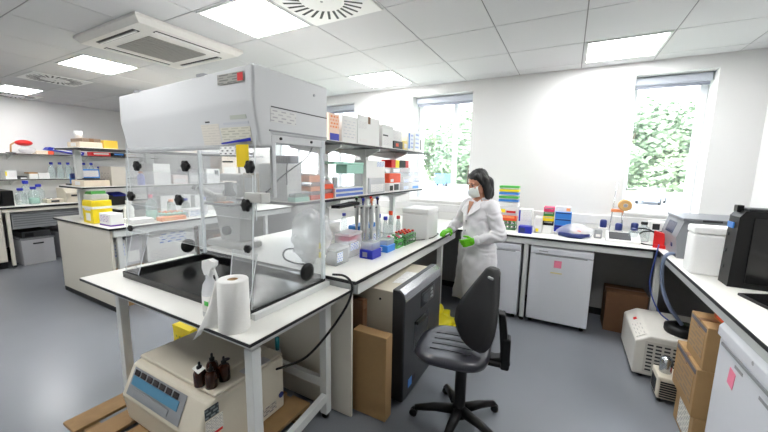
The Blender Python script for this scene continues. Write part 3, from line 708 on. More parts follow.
# upper shelf of the central shelving
U = 1.755
t = carton('orange and white tissue pack with blue base at near end of top shelf', (-1.76,-1.60,2.04,2.17,U,1.955), mat('peach_wrap', (.95,.82,.74), .4), 'tissue_pack', 'pack', [('+x',.1,.45,.9,.95,print_mat('peach_print', (.95,.80,.70), (.92,.52,.30), 4, 3, .5))])
obj('blue_base', box(-1.762,-1.598,2.05,2.165,U,U+.055,.004), blue, t)
P1 = [('+x',.08,.15,.92,.85,pl_small)]
carton('white carton with printed side left of the biggest carton on top shelf', (-1.90,-1.60,2.205,2.42,U,1.965), white, 'carton', 'box', P1+[('-y',.1,.2,.9,.8,pl_small)], tape='y')
t = carton('biggest white carton on the top shelf of the central shelving', (-1.98,-1.605,2.435,2.81,U,2.0), white, 'carton', 'box', [('+x',.06,.55,.4,.8,pl_small),('-y',.1,.2,.9,.8,pl_small)], tape='x')
obj('blue_lettering', plate('+x',(0,-1.605,2.435,2.81,U,2.0),.1,.10,.42,.19,.002), print_mat('blue_letters', (.93,.92,.91), (.45,.50,.85), 1, 6, .2), t)
t = carton('upright white carton right of the biggest carton on top shelf', (-1.80,-1.60,2.86,3.08,U,1.97), white, 'carton', 'box', [('+x',.1,.1,.9,.45,pl_small),('-y',.1,.2,.9,.8,pl_small)], lid=(.03,white))
obj('dark_print', plate('+x',(0,-1.60,2.86,3.08,U,1.97),.05,.50,.5,.56,.003), dark, t)
carton('low black box on the top shelf in front of a white carton', (-1.78,-1.60,3.11,3.31,U,1.835), dark, 'equipment_case', 'box', [('+x',.2,.3,.5,.7,ored)])
carton('pale carton standing on top of the low black box', (-1.80,-1.62,3.11,3.33,1.836,1.95), white, 'carton', 'box', P1)
carton('small yellow carton right of the black box on top shelf', (-1.74,-1.60,3.33,3.43,U,1.85), mat('pale_yellow_card', (.93,.85,.55), .6), 'carton', 'box', [('+x',.2,.2,.8,.7,pl_small)])
carton('white and blue striped carton near far end of top shelf', (-1.76,-1.60,3.45,3.60,U,1.965), white, 'carton', 'box', [('+x',.05,.1,.3,.9,lblue),('+x',.45,.1,.9,.9,pl_blue)])
carton('tall white carton with blue print at far end of top shelf', (-1.76,-1.60,3.63,3.83,U,1.99), white, 'carton', 'box', [('+x',.1,.1,.6,.9,pl_blue),('+x',.82,.1,.95,.6,dark)])
# middle shelf
Q = 1.315
t = carton('tall white carton at the near end of the middle shelf', (-1.93,-1.66,1.66,1.80,Q,1.57), white, 'carton', 'box', [('-y',.08,.6,.6,.72,print_mat('pink_print',(.93,.92,.90),(.85,.55,.50),1,5,.3)),('-y',.1,.1,.9,.45,pl_small),('+x',.1,.1,.9,.9,pl_small)])
obj('red_mark', plate('-y',(-1.93,-1.66,1.66,1.8,Q,1.57),.45,.25,.55,.36,.003), red, t)
t = thing('power_adapter', 'grey ribbed power adapter lying on the tall white carton', 'adapter', (-1.70,1.72,1.571))
obj('case', box(-1.79,-1.63,1.665,1.745,1.571,1.625,.008), mat('adapter_grey', (.36,.37,.42), .45), t)
bm = bm_new()
for k in range(7): add_box(bm, -1.775+.022*k,-1.765+.022*k,1.662,1.666,1.578,1.618)
obj('ribs', bm, dark, t)
obj('cord', tube([(-1.65,1.66,1.59),(-1.64,1.64,1.54),(-1.642,1.64,1.48),(-1.645,1.645,1.43)], .004, 6), black, t)
def tipbox(label, x0,x1,y0,y1,z0,z1, m, lidm=clear):
    t = thing('tip_box', label, 'tip box', ((x0+x1)/2,(y0+y1)/2,z0), 'pipette tip boxes on the middle shelf')
    zm = z0+(z1-z0)*.55
    obj('tray', box(x0,x1,y0,y1,z0,zm,.004), m, t); obj('lid', box(x0+.004,x1-.004,y0+.004,y1-.004,zm,z1,.006), lidm, t)
    bm = bm_new()
    for i in range(6):
        for j in range(4): add_lathe(bm, [(.005,0),(.005,.012)], x0+.015+i*(x1-x0-.03)/5, y0+.015+j*(y1-y0-.03)/3, zm, 6)
    obj('tips', bm, m, t); return t
tipbox('orange tip box at the bottom near end beside the tall white carton', -1.74,-1.60,1.83,1.95,Q,1.375, ored)
tipbox('orange tip box on top of the bottom near one', -1.74,-1.60,1.83,1.95,1.377,1.44, orange)
tipbox('orange tip box topmost of the near pile on the middle shelf', -1.745,-1.605,1.82,1.94,1.442,1.53, orange)
tipbox('bright orange tip box in front of the shelf upright at the bottom', -1.72,-1.59,1.97,2.08,Q,1.385, ored)
tipbox('bright orange tip box in front of the shelf upright on top', -1.72,-1.59,1.97,2.08,1.387,1.455, ored)
tipbox('pale green tip box lying low at the near end of the middle shelf', -1.655,-1.585,1.655,1.80,Q,1.37, teal)
for k,z in enumerate((Q,1.352)):
    carton(['white box with blue stripe at bottom beside the orange tip boxes','white box with blue stripe on top beside the orange tip boxes'][k], (-1.74,-1.60,2.11,2.53,z,z+.035), white, 'plate_box', 'box', [('+x',.03,.15,.97,.75,mat('blue_stripe_print',(.35,.48,.80),.5))], group='flat plate boxes')
for k in range(3):
    tag(obj('clear_beaker', lathe([(.020,0),(.023,.004),(.025,.085),(.022,.085),(.020,.006)], -1.69+.035*(k%2), 2.135+.046*k, 1.388, 16), clear), ['nearest','middle','farthest'][k]+' of three clear plastic beakers on the blue striped boxes', 'beaker', 'clear beakers')
t = thing('pipette_tray', 'stack of clear boxes with pale green lids on the middle shelf', 'box', (-1.78,2.35,1.50))
obj('lid', box(-1.74,-1.615,2.12,2.56,1.575,1.598,.006), teal, t); obj('tray', box(-1.74,-1.62,2.30,2.56,1.50,1.575,.006), teal, t); obj('lower_box', box(-1.735,-1.63,2.25,2.56,1.388,1.50,.006), clear, t)
t = carton('white carton with blue label beyond the pale green lids', (-1.74,-1.605,2.58,2.93,Q,1.62), white, 'carton', 'box', [('+x',.55,.82,.95,.97,pl_blue),('+x',.1,.1,.5,.5,pl_small)])
t = carton('clear tub of white packets standing before the white carton', (-1.60,-1.585,2.60,2.9,Q,1.46), clearb, 'storage_tub', 'tub', [('+x',.1,.1,.9,.6,pl_small)])
carton('white box with black front on the middle shelf', (-1.72,-1.60,3.02,3.26,Q,1.40), white, 'small_carton', 'box', [('+x',.05,.1,.35,.7,black),('+x',.45,.1,.9,.85,dark)])
carton('orange-red tip box on top of the black fronted box', (-1.70,-1.60,3.02,3.28,1.402,1.50), ored, 'tip_box', 'tip box', [('+x',.1,.1,.35,.4,white)])
t = carton('red yellow and black carton highest on the middle shelf', (-1.72,-1.60,3.06,3.48,1.56,1.64), red, 'small_carton', 'box', [('+x',.22,0,.42,1,yellow),('+x',.42,0,.8,1,black)])
carton('clear lidded box carrying the red yellow and black carton', (-1.73,-1.59,3.04,3.5,1.502,1.559), clear, 'storage_tub', 'tub', [('+x',.1,.2,.4,.8,white)])
for k in range(3):
    carton(['lowest','middle','topmost'][k]+' translucent blue-white tip box at the far end of the shelf', (-1.74,-1.60,3.34,3.82,Q+.075*k,Q+.075*k+.07) if k < 2 else (-1.74,-1.62,3.52,3.8,Q+.15,Q+.22), clearb, 'tip_box', 'tip box', [('+x',.05,.1,.3,.6,pl_blue),('+x',.55,.1,.9,.5,lblue if k==0 else pl_blue)], group='translucent tip boxes')
# left half of the central shelving, seen through the clear hood
carton('cream carton near the left corner of the middle shelf seen through the hood', (-2.15,-1.98,1.70,1.95,Q,1.50), mat('cream_card',(.88,.82,.74),.6), 'carton', 'box', [('-y',.1,.2,.9,.8,pl_small)])
# ------------------------------------------------------------------ island bench items
t = carton('yellow and white clinical waste carton on the island bench corner', (-4.69,-4.45,1.60,1.78,.9,1.15), yellow, 'waste_carton', 'carton', [('-y',.3,.12,.75,.45,white),('-y',.2,.56,.8,.64,pl_blue)], bev=.006)
obj('white_band', box(-4.693,-4.447,1.597,1.783,1.06,1.085,.002), white, t)
obj('liner_top', box(-4.68,-4.46,1.61,1.77,1.149,1.22,.02), clearb, t)
obj('green_flap', prism([(-4.66,1.62,1.215),(-4.48,1.62,1.215),(-4.50,1.62,1.25),(-4.62,1.62,1.245)], (0,.13,0)), dgreen, t)
carton('white and purple glove box on the island bench corner', (-4.36,-4.12,1.62,1.74,.9,1.03), white, 'glove_box', 'box', [('-y',.0,.0,1,.12,purple),('-y',.08,.3,.9,.85,print_mat('purple_print_p',(.92,.90,.92),(.65,.55,.75),4,3,.6)),('+x',0,0,1,.12,purple)])
bottle('white detergent bottle behind the glove box', -4.36,1.90,.9,.05,.24, white, white)
bm = box(-4.62,-4.22,2.05,2.32,.9,.985,.012)
t = thing('label_printer', 'black and blue printer on island bench behind the yellow carton', 'printer', (-4.42,2.2,.9)); obj('body', box(-4.94,-4.70,1.80,2.06,1.06,1.18,.012), black, t)
obj('blue_lid', prism([(-4.92,1.90,1.18),(-4.705,1.90,1.16),(-4.69,1.90,1.18),(-4.90,1.90,1.205)], (0,.15,0)), blue, t); obj('stand', box(-4.92,-4.72,1.84,2.04,.9,1.06,.01), white, t)
bm.free()
tag(obj('telephone', (lambda b: (add_box(b,-4.68,-4.58,1.83,2.04,.9,.97,.015), add_tube(b,[(-4.62,1.83,1.01),(-4.62,1.93,.995),(-4.62,2.04,1.01)],[.026,.016,.026],10), b)[-1])(bm_new()), black), 'black telephone handset on the island bench beside the printer', 'telephone')
liq = mat('pale_green_liquid', (.62,.80,.72), .2)
bottle('tall clear bottle of pale green liquid with pink cap on island bench', -4.29,2.10,.9,.06,.30, gls, pink, liquid=liq, neck=.28)
bottle('clear bottle with orange cap on island bench behind the pale green rack', -4.35,2.36,.9,.05,.22, gls, orange)
bottle('clear bottle with blue cap on island bench behind the pale green rack', -4.38,2.56,.9,.05,.22, gls, blue)
bottle('white bottle with blue cap right of the tip tray on island bench', -4.33,2.78,.9,.045,.22, clearb, blue)
bottle('small white bottle with blue cap under the island shelf', -4.60,3.05,.9,.04,.18, white, blue)
tube_rack('pale green tube rack on the island bench with orange capped tubes', -4.34,-4.14,2.17,2.42,.9, teal, (3,4), [orange,ored], .06,.08)
carton('low orange tip tray at the island bench edge', (-4.16,-4.04,2.08,2.36,.9,.945), orange, 'tip_tray', 'tray', [('+x',.1,.2,.5,.8,mat('pale_orange',(.98,.75,.5),.5))])
carton('pale blue and white carton on the island bench', (-4.30,-4.12,2.44,2.68,.9,1.0), white, 'carton', 'box', [('+x',.05,.1,.9,.8,pl_blue),('-y',.1,.1,.9,.8,pl_blue)])
carton('white tray on the island bench left of the pale green bottle', (-4.30,-4.08,1.80,2.02,.9,.95), white, 'carton', 'box', [('+x',.1,.1,.9,.8,pl_small)])
carton('grey-white equipment box under the island shelf', (-4.95,-4.66,2.4,2.8,.9,1.14), white, 'carton', 'box', [('+x',.2,.3,.3,.7,dark)], lid=(.03,white))
carton('white carton under the far end of the island shelf', (-4.95,-4.66,2.86,3.3,.9,1.12), white, 'carton', 'box', P1)
# under the island
g = mat('grey_carton', (.66,.66,.68), .6)
t = carton('large white printed carton under the island bench', (-4.45,-4.10,1.93,2.48,.445,.79), white, 'carton', 'box', [('+x',.25,.55,.8,.9,pl_blue),('+x',.05,.05,.6,.4,pl_small)], tape='y')
carton('white carton carrying the large printed carton under island', (-4.5,-4.11,1.92,2.50,.0,.444), white, 'carton', 'box', P1)
carton('small grey carton under the island left of the white ones', (-4.5,-4.14,1.74,1.90,.45,.76), g, 'carton', 'box', [('+x',.1,.1,.8,.5,pl_small)])
carton('brown cardboard box under the island near the end panel', (-4.5,-4.12,1.62,1.90,.0,.445), card, labels=[('+x',.4,.3,.8,.7,paper)], tape='x')
carton('white printed packet on top of the brown box under island', (-4.45,-4.12,1.62,1.735,.45,.74), white, 'carton', 'box', [('+x',.1,.4,.9,.9,pl_blue)])
carton('brown cardboard box under the far part of the island', (-4.5,-4.12,2.75,3.3,.0,.62), cardd, tape='x')
# island shelves
V, W_ = 1.722, 1.29
carton('long cream box along the near end of the island top shelf', (-4.99,-4.67,1.63,1.835,V,V+.06), mat('cream_card',(.88,.82,.74),.6), 'carton', 'box', [('-y',.3,.2,.7,.8,pl_small)])
t = carton('brown package lying on the cream box on island top shelf', (-4.98,-4.69,1.66,1.83,V+.062,V+.10), mat('grey_brown_wrap',(.55,.47,.40),.7), 'package', 'package', tape='x')
carton('yellow box at the right end of the island top shelf', (-4.95,-4.66,1.845,1.98,V,V+.09), mat('amber_box',(.93,.76,.25),.5), 'carton', 'box', [('-y',.1,.2,.9,.5,print_mat('amber_print',(.93,.76,.25),(.85,.62,.15),3,3,.5))])
tag(obj('cup', lathe([(.03,0),(.04,.085),(.035,.085),(.027,.01)], -4.94,1.72,V+.101, 16), white), 'white cup standing on the brown package above the cream box', 'cup')
carton('long cream box on the island middle shelf', (-4.99,-4.67,1.63,1.87,W_,W_+.07), mat('cream_card',(.88,.82,.74),.6), 'carton', 'box', [('-y',.3,.2,.7,.8,pl_small)])
tag(obj('clipboard', (lambda b: (add_box(b,-4.92,-4.70,1.66,1.84,W_+.071,W_+.08,.002), add_box(b,-4.9,-4.86,1.70,1.80,W_+.08,W_+.09,.002), b)[-1])(bm_new()), dark), 'dark clipboard lying on the cream box of the middle island shelf', 'clipboard')
carton('grey-beige box at the right end of the island middle shelf', (-4.95,-4.66,1.885,2.035,W_,W_+.225), mat('grey_beige',(.78,.75,.71),.6), 'carton', 'box', [('-y',.1,.3,.9,.7,print_mat('gb_print',(.78,.75,.71),(.66,.63,.60),4,3,.5))])
t = thing('pipette_filler', 'blue and grey pipette filler at left end of the island middle shelf', 'pipette filler', (-5.13,1.7,W_))
obj('stand', box(-5.19,-5.08,1.64,1.76,W_,W_+.02,.004), dark, t); obj('grip', tube([(-5.14,1.69,W_+.02),(-5.14,1.69,W_+.08),(-5.11,1.69,W_+.12)], [.022,.022,.03], 12), lblue, t); obj('motor', box(-5.11,-5.06,1.66,1.73,W_+.08,W_+.14,.008), navy, t)
for k,(y0,y1,h,m,lab) in enumerate([(2.34,2.55,.27,white,'tall pale carton on the island middle shelf behind the upper left knob'),(2.58,2.78,.12,mat('pink_white',(.93,.85,.83),.6),'low pink-white carton in the island middle shelf'),(2.80,3.02,.20,clearb,'frosted tub midway along the island middle shelf'),(3.06,3.27,.21,white,'white carton with dark window on the island middle shelf'),(3.32,3.60,.40,mat('peach_card',(.93,.86,.79),.6),'tall peach carton near far end of the island middle shelf'),(3.64,3.9,.25,MATS['grey_beige'],'grey carton at far end of the island middle shelf')]):
    carton(lab, (-4.95,-4.66,y0,y1,W_,W_+h), m, 'carton', 'box', [('+x',.1,.15,.85,.6,pl_small)]+([('+x',.6,.5,.9,.9,dark)] if k==3 else []))
bottle('purple-blue wash bottle on the island middle shelf', -4.72,2.22,W_,.04,.17, mat('violet_blue',(.50,.52,.85),.4), orange)
carton('grey projector-like carton on the island top shelf', (-4.98,-4.68,3.0,3.35,V,V+.12), g, 'carton', 'box', P1)
carton('cream carton seen just under the hood on island top shelf', (-4.98,-4.68,2.34,2.95,V,V+.07), MATS['peach_card'], 'carton', 'box', P1)

# ------------------------------------------------------------------ left wall
t = thing('microwave', 'black microwave at the left edge of the wall bench', 'microwave', (-7.5,1.5,.9)); obj('casing', box(-7.75,-7.22,1.25,1.68,.9,1.13,.01), black, t); obj('door', box(-7.219,-7.21,1.30,1.56,.93,1.10,.004), blackg, t)
for k,(x,y,h,lq) in enumerate([(-7.42,1.80,.25,False),(-7.55,1.90,.36,False),(-7.36,1.93,.27,True),(-7.50,2.03,.30,False)]):
    bottle(['left clear bottle with blue cap and yellow label','tall clear bottle with blue cap at the back','front bottle of pale liquid with blue cap','right clear bottle with blue cap'][k]+' on wall bench', x,y,.9,.065,h, gls, blue, group='blue capped bottles on the wall bench', liquid=liq if lq else None)
t = thing('balance', 'low cream balance on the wall bench beside the bottles', 'balance', (-7.38,2.14,.9)); obj('body', box(-7.5,-7.28,2.05,2.26,.9,.965,.012), beige, t); obj('pan', lathe([(.06,0),(.065,.006),(.06,.01)], -7.42,2.15,.966, 20), smet, t); obj('display', box(-7.281,-7.276,2.10,2.20,.915,.945), dark, t)
t = thing('centrifuge', 'small white benchtop centrifuge on the wall bench', 'centrifuge', (-7.4,2.4,.9)); obj('body', prism([(-7.20,2.27,.9),(-7.60,2.27,.9),(-7.60,2.27,1.13),(-7.32,2.27,1.13),(-7.20,2.27,1.06)], (0,.26,0)), beige, t); obj('lid', box(-7.58,-7.34,2.28,2.52,1.131,1.155,.012), white, t); obj('display', box(-7.20,-7.195,2.33,2.43,1.0,1.03), dark, t)
# under the wall bench
t = thing('storage_crate', 'clear plastic crate on the floor under the wall bench', 'crate', (-7.3,1.8,0))
bm = bm_new(); x0,x1,y0,y1,z1 = -7.6,-7.09,1.66,2.02,.38
for q in ((x0,x1,y0,y1,0,.008),(x0,x0+.006,y0,y1,0,z1),(x1-.006,x1,y0,y1,0,z1),(x0,x1,y0,y0+.006,0,z1),(x0,x1,y1-.006,y1,0,z1)): add_box(bm, *q)
obj('tub', bm, clearb, t); obj('lid', box(x0-.015,x1+.015,y0-.015,y1+.015,z1,z1+.03,.008), clear, t); obj('handle', box(x1,x1+.02,1.78,1.90,.31,.33,.004), dark, t)
t = carton('dark equipment case lying on the clear crate', (-7.6,-7.12,1.68,2.0,.412,.50), dark, 'equipment_case', 'case', [('+x',.1,.2,.4,.8,black)])
carton('grey equipment box with yellow sticker under the wall bench', (-7.6,-7.18,2.12,2.40,0,.42), g, 'equipment_case', 'box', [('+x',.3,.3,.55,.5,yellow),('+x',.6,.25,.8,.45,black)])
# wall shelves
N1, N2 = 1.69, 1.268
t = thing('desk_lamp', 'red desk lamp on a bent arm on the upper wall shelf', 'lamp', (-8.1,1.96,N1)); obj('base', lathe([(.06,0),(.06,.015),(.02,.02)], -8.1,1.92,N1, 18), dark, t); obj('arm', tube([(-8.1,1.92,N1+.02),(-8.1,1.93,N1+.14),(-8.09,2.0,N1+.2)], .012, 8), mat('tan_arm',(.75,.58,.38),.5), t)
obj('lamp_shade', (lambda b: add_ell(b, (-8.08,2.08,N1+.18), (.08,.11,.05), seg=18))(bm_new()), red, t)
tag(obj('crumpled_film', (lambda b: add_ell(b, (-8.1,2.12,N1+.06), (.1,.11,.06), seg=18))(bm_new()), clearb), 'crumpled clear film under the red lamp shade', 'film')
carton('orange and cream box on the upper wall shelf', (-8.2,-8.0,2.2,2.42,N1,N1+.06), mat('cream_card',(.88,.82,.74),.6), 'small_carton', 'box', [('+x',.65,0,1,1,ored)])
t = thing('ring_binder', 'blue ring binder lying tilted on the upper wall shelf', 'binder', (-8.1,2.6,N1)); obj('cover', prism([(-8.02,2.34,N1+.085),(-8.02,2.38,N1+.13),(-8.02,2.86,N1+.06),(-8.02,2.84,N1)], (-.2,0,0)), blue, t); obj('pages', prism([(-8.015,2.42,N1+.09),(-8.015,2.43,N1+.105),(-8.015,2.82,N1+.045),(-8.015,2.81,N1+.03)], (-.18,0,0)), paper, t)
carton('red and white box on the upper wall shelf', (-8.2,-8.0,2.96,3.26,N1,N1+.075), red, 'small_carton', 'box', [('+x',.1,.4,.9,.8,white)])
carton('black and blue box beside the red one on the wall shelf', (-8.2,-8.0,3.29,3.5,N1,N1+.075), black, 'small_carton', 'box', [('+x',.15,.4,.9,.8,lblue)])
carton('orange-brown box right of the black one on wall shelf', (-8.2,-8.0,3.52,3.7,N1,N1+.06), mat('tan_arm',(.75,.58,.38),.5), 'small_carton', 'box', P1)
carton('white box with yellow corner on the lower wall shelf', (-8.2,-8.0,1.80,1.93,N2,N2+.14), white, 'small_carton', 'box', [('+x',0,.4,.15,.9,yellow),('+x',.3,.3,.9,.8,pl_small)])
carton('low dark topped box on the lower wall shelf', (-8.2,-8.0,1.96,2.05,N2,N2+.05), dark, 'small_carton', 'box', [('+x',.1,.1,.9,.5,white)])
carton('white box with brown lid on the lower wall shelf', (-8.2,-8.0,2.07,2.18,N2,N2+.11), white, 'small_carton', 'box', lid=(.02,mat('tan_arm',(.75,.58,.38),.5)))
carton('long white box on the lower wall shelf', (-8.2,-8.0,2.19,2.33,N2,N2+.10), white, 'small_carton', 'box', P1)
for k in range(9):
    y = 2.40+.115*k
    bottle(['first','second','third','fourth','fifth','sixth','seventh','eighth','ninth'][k]+' blue capped bottle from the left on lower wall shelf', -8.12,y,N2,.045,.29 if k < 6 else .22, gls, blue, group='blue capped bottles on the wall shelf')
carton('light blue box behind the shelving on the lower wall shelf', (-8.05,-7.985,2.75,3.05,N2,N2+.17), lblue, 'small_carton', 'box', P1)

# ------------------------------------------------------------------ back bench
B = .9; yb = 3.86
cols = [(lblue,'light blue tube rack at the bottom of the tall stack',1.20,1.235),(green,'green tube rack second in the tall stack',1.247,1.272),(lblue,'light blue tube rack in the middle of the tall stack',1.285,1.312),(yellow,'yellow tube rack in the tall stack',1.322,1.345),(green,'green tube rack on top of the tall stack',1.358,1.385)]
t0 = carton('clear box of tubes that carries the tall stack of racks', (-.67,-.455,yb,yb+.14,1.06,1.155), clearb, 'storage_tub', 'tub', [('-y',.1,.3,.4,.7,yellow),('-y',.45,.3,.9,.55,red)])
carton('white box with red lettering under the clear box on back bench', (-.67,-.455,yb,yb+.14,1.156,1.198), white, 'carton', 'box', [('-y',.5,.3,.95,.7,pl_small)])
zc = 1.199
for m, lab, a, b in cols:
    t = thing('tube_rack', lab, 'tube rack', (-.57,yb+.07,zc), 'racks in the tall stack')
    obj('top_plate', box(-.665,-.46,yb+.01,yb+.13,b-.024,b-.0005,.003), m, t)
    bm = bm_new()
    for x in (-.66,-.475): add_box(bm, x,x+.01,yb+.015,yb+.125,zc,b-.024)
    add_box(bm, -.65,-.475,yb+.02,yb+.12,zc,zc+.003)
    obj('rack_legs', bm, clearb, t); zc = b
carton('orange tray on the green rack at the left end of back bench', (-.655,-.465,yb,yb+.14,1.0,1.058), ored, 'tip_tray', 'tray', [('-y',.1,.5,.9,.9,orange)])
tube_rack('dark green tube rack at the left end of the back bench', -.65,-.47,yb,yb+.14,B, dgreen, (4,3), [dgreen,green], .095, .09)
t = carton('white and blue flip-top dispenser right of the green rack', (-.44,-.31,yb,yb+.14,B,1.14), white, 'dispenser', 'box', [('-y',0,.45,.12,.95,blue),('-y',.3,.45,.95,.9,pl_small)])
carton('blue tip box in front of the white dispenser', (-.42,-.29,yb-.14,yb-.03,B,.975), blue, 'tip_box', 'tip box', [('-y',.1,.1,.5,.8,navy)])
carton('white plate box beside the coloured tip boxes', (-.275,-.205,yb-.04,yb+.12,B,1.07), white, 'carton', 'box', [('-y',.2,.1,.6,.3,yellow),('-y',.1,.5,.9,.9,pl_small)])
z = B
for m, lab, h in ((black,'black tip box at the bottom of the short coloured pile',.045),(yellow,'yellow tip box second in the short coloured pile',.05),(dgreen,'dark green tip box third in the short coloured pile',.045),(pink,'pink tip box on top of the short coloured pile',.05)):
    if z == B: carton('white carton beneath the short coloured pile', (-.20,-.11,yb,yb+.13,B,.985), white, 'carton', 'box', P1); z = .986
    tb_ = carton(lab, (-.20,-.10,yb,yb+.13,z,z+h), m, 'tip_box', 'tip box', [('-y',.1,.6,.9,.9,clearb)], group='short pile of coloured tip boxes'); z += h+.001
z = .93
carton('white box under the blue tip boxes on back bench', (-.09,.06,yb,yb+.13,B,.929), white, 'carton', 'box', P1)
for k in range(3):
    carton(['lowest','middle','topmost'][k]+' of the three blue tip boxes on the back bench', (-.09,.06,yb,yb+.13,z,z+.068), [navy,lblue,lblue][k] if k else blue, 'tip_box', 'tip box', [('-y',.05,.75,.95,.9,navy)], group='blue tip boxes on the back bench'); z += .07
carton('clear topped pale box on the topmost blue tip box', (-.09,.05,yb,yb+.13,z,z+.05), clearb, 'storage_tub', 'tub', [('-y',.7,.2,.95,.8,orange)])
# polythene bag of blue tubing
bm = bm_new(); add_ell(bm, (.10,yb-.03,.955), (.165,.11,.065), seg=28)
for v in bm.verts:
    n = noise.noise(v.co*14)*.03; v.co.z = max(.902, v.co.z+n); v.co.x += n*.5
tb = obj('plastic_bag', bm, bagm); tag(tb, 'crumpled clear bag of blue tubing on the back bench', 'bag')
obj('blue_tubing', (lambda b: (add_tube(b,[(-.04,yb-.10,.93),(.05,yb-.13,.925),(.15,yb-.13,.925),(.22,yb-.09,.935)],[.02,.025,.025,.02],10), b)[-1])(bm_new()), navy, tb)
obj('red_tubing', tube([(.13+.03*math.cos(a),yb-.12,.95+.025*math.sin(a)) for a in [k*.5 for k in range(13)]], .007, 8), ored, tb)
# balance / tablet, pumps and copper headed stand
t = thing('bench_meter', 'white bench meter with sloping dark screen on the back bench', 'meter', (.49,3.78,B))
obj('base', prism([(.36,3.70,B),(.36,3.86,B),(.36,3.86,.985),(.36,3.83,.99),(.36,3.70,.925)], (.26,0,0)), white, t)
obj('screen', quad_plate([(.38,3.715,.934),(.55,3.715,.934),(.55,3.815,.985),(.38,3.815,.985)], (0,-.002,.003)), dark, t)
t = thing('stand', 'metal rod stand with round copper head on the back bench', 'stand', (.46,4.0,B))
obj('foot', box(.38,.56,3.92,4.06,B,.915,.004), smet, t); obj('rod', tube([(.40,4.0,.915),(.425,4.0,1.45)], .006, 8), smet, t)
obj('clamp', box(.40,.50,3.985,4.015,1.16,1.19,.005), orange, t); obj('post', tube([(.50,4.0,.915),(.50,4.0,1.2)], .008, 8), smet, t)
h_ = obj('copper_head', lathe([(.046,-.045),(.055,-.04),(.058,0),(.046,.025),(.02,.03)], .505,1.235,3.98, 28, axis='y'), copper, t); obj('head_plate', lathe([(.015,-.052),(.02,-.044)], .505,1.235,3.98, 16, axis='y'), gmet, h_)
for k,(x,y,h,m,lab) in enumerate([(.345,3.97,.17,navy,'navy topped pump head left of the copper headed stand'),(.47,3.93,.15,navy,'navy topped pump head beside the bench meter'),(.60,3.97,.16,navy,'navy topped pump head right of the copper headed stand')]):
    t = thing('pump_head', lab, 'pump', (x,y,B), 'navy pump heads'); obj('body', box(x-.035,x+.035,y-.04,y+.04,B,B+h*.6,.006), gmet if k else white, t); obj('motor', lathe([(.028,h*.6),(.03,h*.65),(.03,h),(.02,h+.01)], x,y,B, 16), m, t)
carton('grey box of pump fittings left of the copper headed stand', (.27,.335,3.86,3.96,B,.985), gmet, 'carton', 'box', [('-y',.2,.2,.8,.5,pl_small)])
bottle('clear glass flask with black cap on back bench near the corner', .67,3.95,B,.05,.19, gls, black, 'flask','flask')
bottle('clear glass flask with dark stopper beside the pump heads', .57,3.80,B,.04,.14, gls, navy, 'flask','flask')
t = carton('white controller box with round gauges in the bench corner', (.72,.94,4.0,4.1,.9,1.09), white, 'controller_box', 'controller', [('-y',.1,.6,.35,.9,dark)])
tag(obj('tubing', tube(sm([(.62,3.90,1.03),(.70,3.84,1.03),(.76,3.80,.97),(.74,3.76,.91),(.66,3.76,.905),(.60,3.80,.93),(.66,3.90,1.0),(.80,3.85,1.02)]), .007, 8), black), 'looped black tubing in the bench corner', 'tubing')
t = thing('tape_dispenser', 'red holder at the corner beside the grey instrument', 'holder', (.755,3.72,B)); obj('foot', prism([(.70,3.67,B),(.82,3.63,B),(.84,3.68,B),(.72,3.73,B)], (0,0,.03)), red, t); obj('upright_plate', prism([(.70,3.675,.93),(.775,3.655,.93),(.775,3.655,1.03),(.70,3.675,1.05)], (.008,.035,0)), red, t)

# ------------------------------------------------------------------ right bench items
t = thing('instrument', 'grey bench instrument with sloping blue display behind the foam box', 'instrument', (1.0,3.5,B))
gi = mat('instrument_grey', (.50,.51,.53), .4)
obj('casing', prism([(.785,3.30,B),(1.36,3.30,B),(1.36,3.30,1.19),(.80,3.30,1.19),(.765,3.30,1.06)], (0,.46,0)), gi, t)
obj('side_panel', box(.87,1.33,3.296,3.30,.93,1.12), mat('pale_panel',(.80,.80,.80),.5), t)
obj('top_cover', box(.79,1.37,3.285,3.775,1.191,1.215,.006), mat('instrument_dark',(.47,.48,.50),.4), t)
obj('display', quad_plate([(.770,3.66,1.07),(.770,3.44,1.07),(.795,3.44,1.16),(.795,3.66,1.16)], (-.004,0,.001)), mat('display_navy',(.08,.13,.30),.2), t)
obj('button', box(.770,.776,3.42,3.46,.97,1.0), navy, t)
obj('vent_slots', (lambda b: [add_box(b,.90+.14*k,1.01+.14*k,3.2835,3.2845,1.196,1.21) for k in range(3)] and b)(bm_new()), dark, t)
carton('white polystyrene box on the right bench beside the black machine', (.745,1.02,2.83,2.98,B,1.215), styro, 'foam_box', 'box', lid=(.05,styro), bev=.012)
t = thing('black_machine', 'large black bench machine at the right edge of the photo', 'machine', (1.1,2.7,B))
obj('casing', prism([(.865,2.62,B),(1.40,2.62,B),(1.40,2.62,1.345),(.895,2.62,1.345),(.872,2.62,1.31)], (0,.135,0)), black, t)
obj('front_panel', box(.93,1.38,2.612,2.62,.93,1.31,.004), blackg, t)
obj('top_rim', box(.91,1.40,2.63,2.745,1.346,1.36,.005), dark, t); obj('top_knob', box(.875,.905,2.68,2.73,1.335,1.375,.004), black, t)
obj('blue_label', box(.861,.868,2.66,2.74,1.24,1.275,.002), lblue, t)
for z in (1.0,1.1,1.2): obj('side_button', lathe([(.012,-.006),(.014,0)], 2.72,z,.868, 10, axis='x'), dark, t)
t = thing('tablet', 'flat black tablet lying on the right bench', 'tablet', (.95,2.35,B)); obj('body', prism([(.86,2.46,B),(1.05,2.55,B),(1.16,2.32,B),(.92,2.18,B)], (0,0,.012)), black, t); obj('glass_face', prism([(.875,2.455,.912),(1.045,2.535,.912),(1.145,2.32,.912),(.925,2.20,.912)], (0,0,.001)), blackg, t)
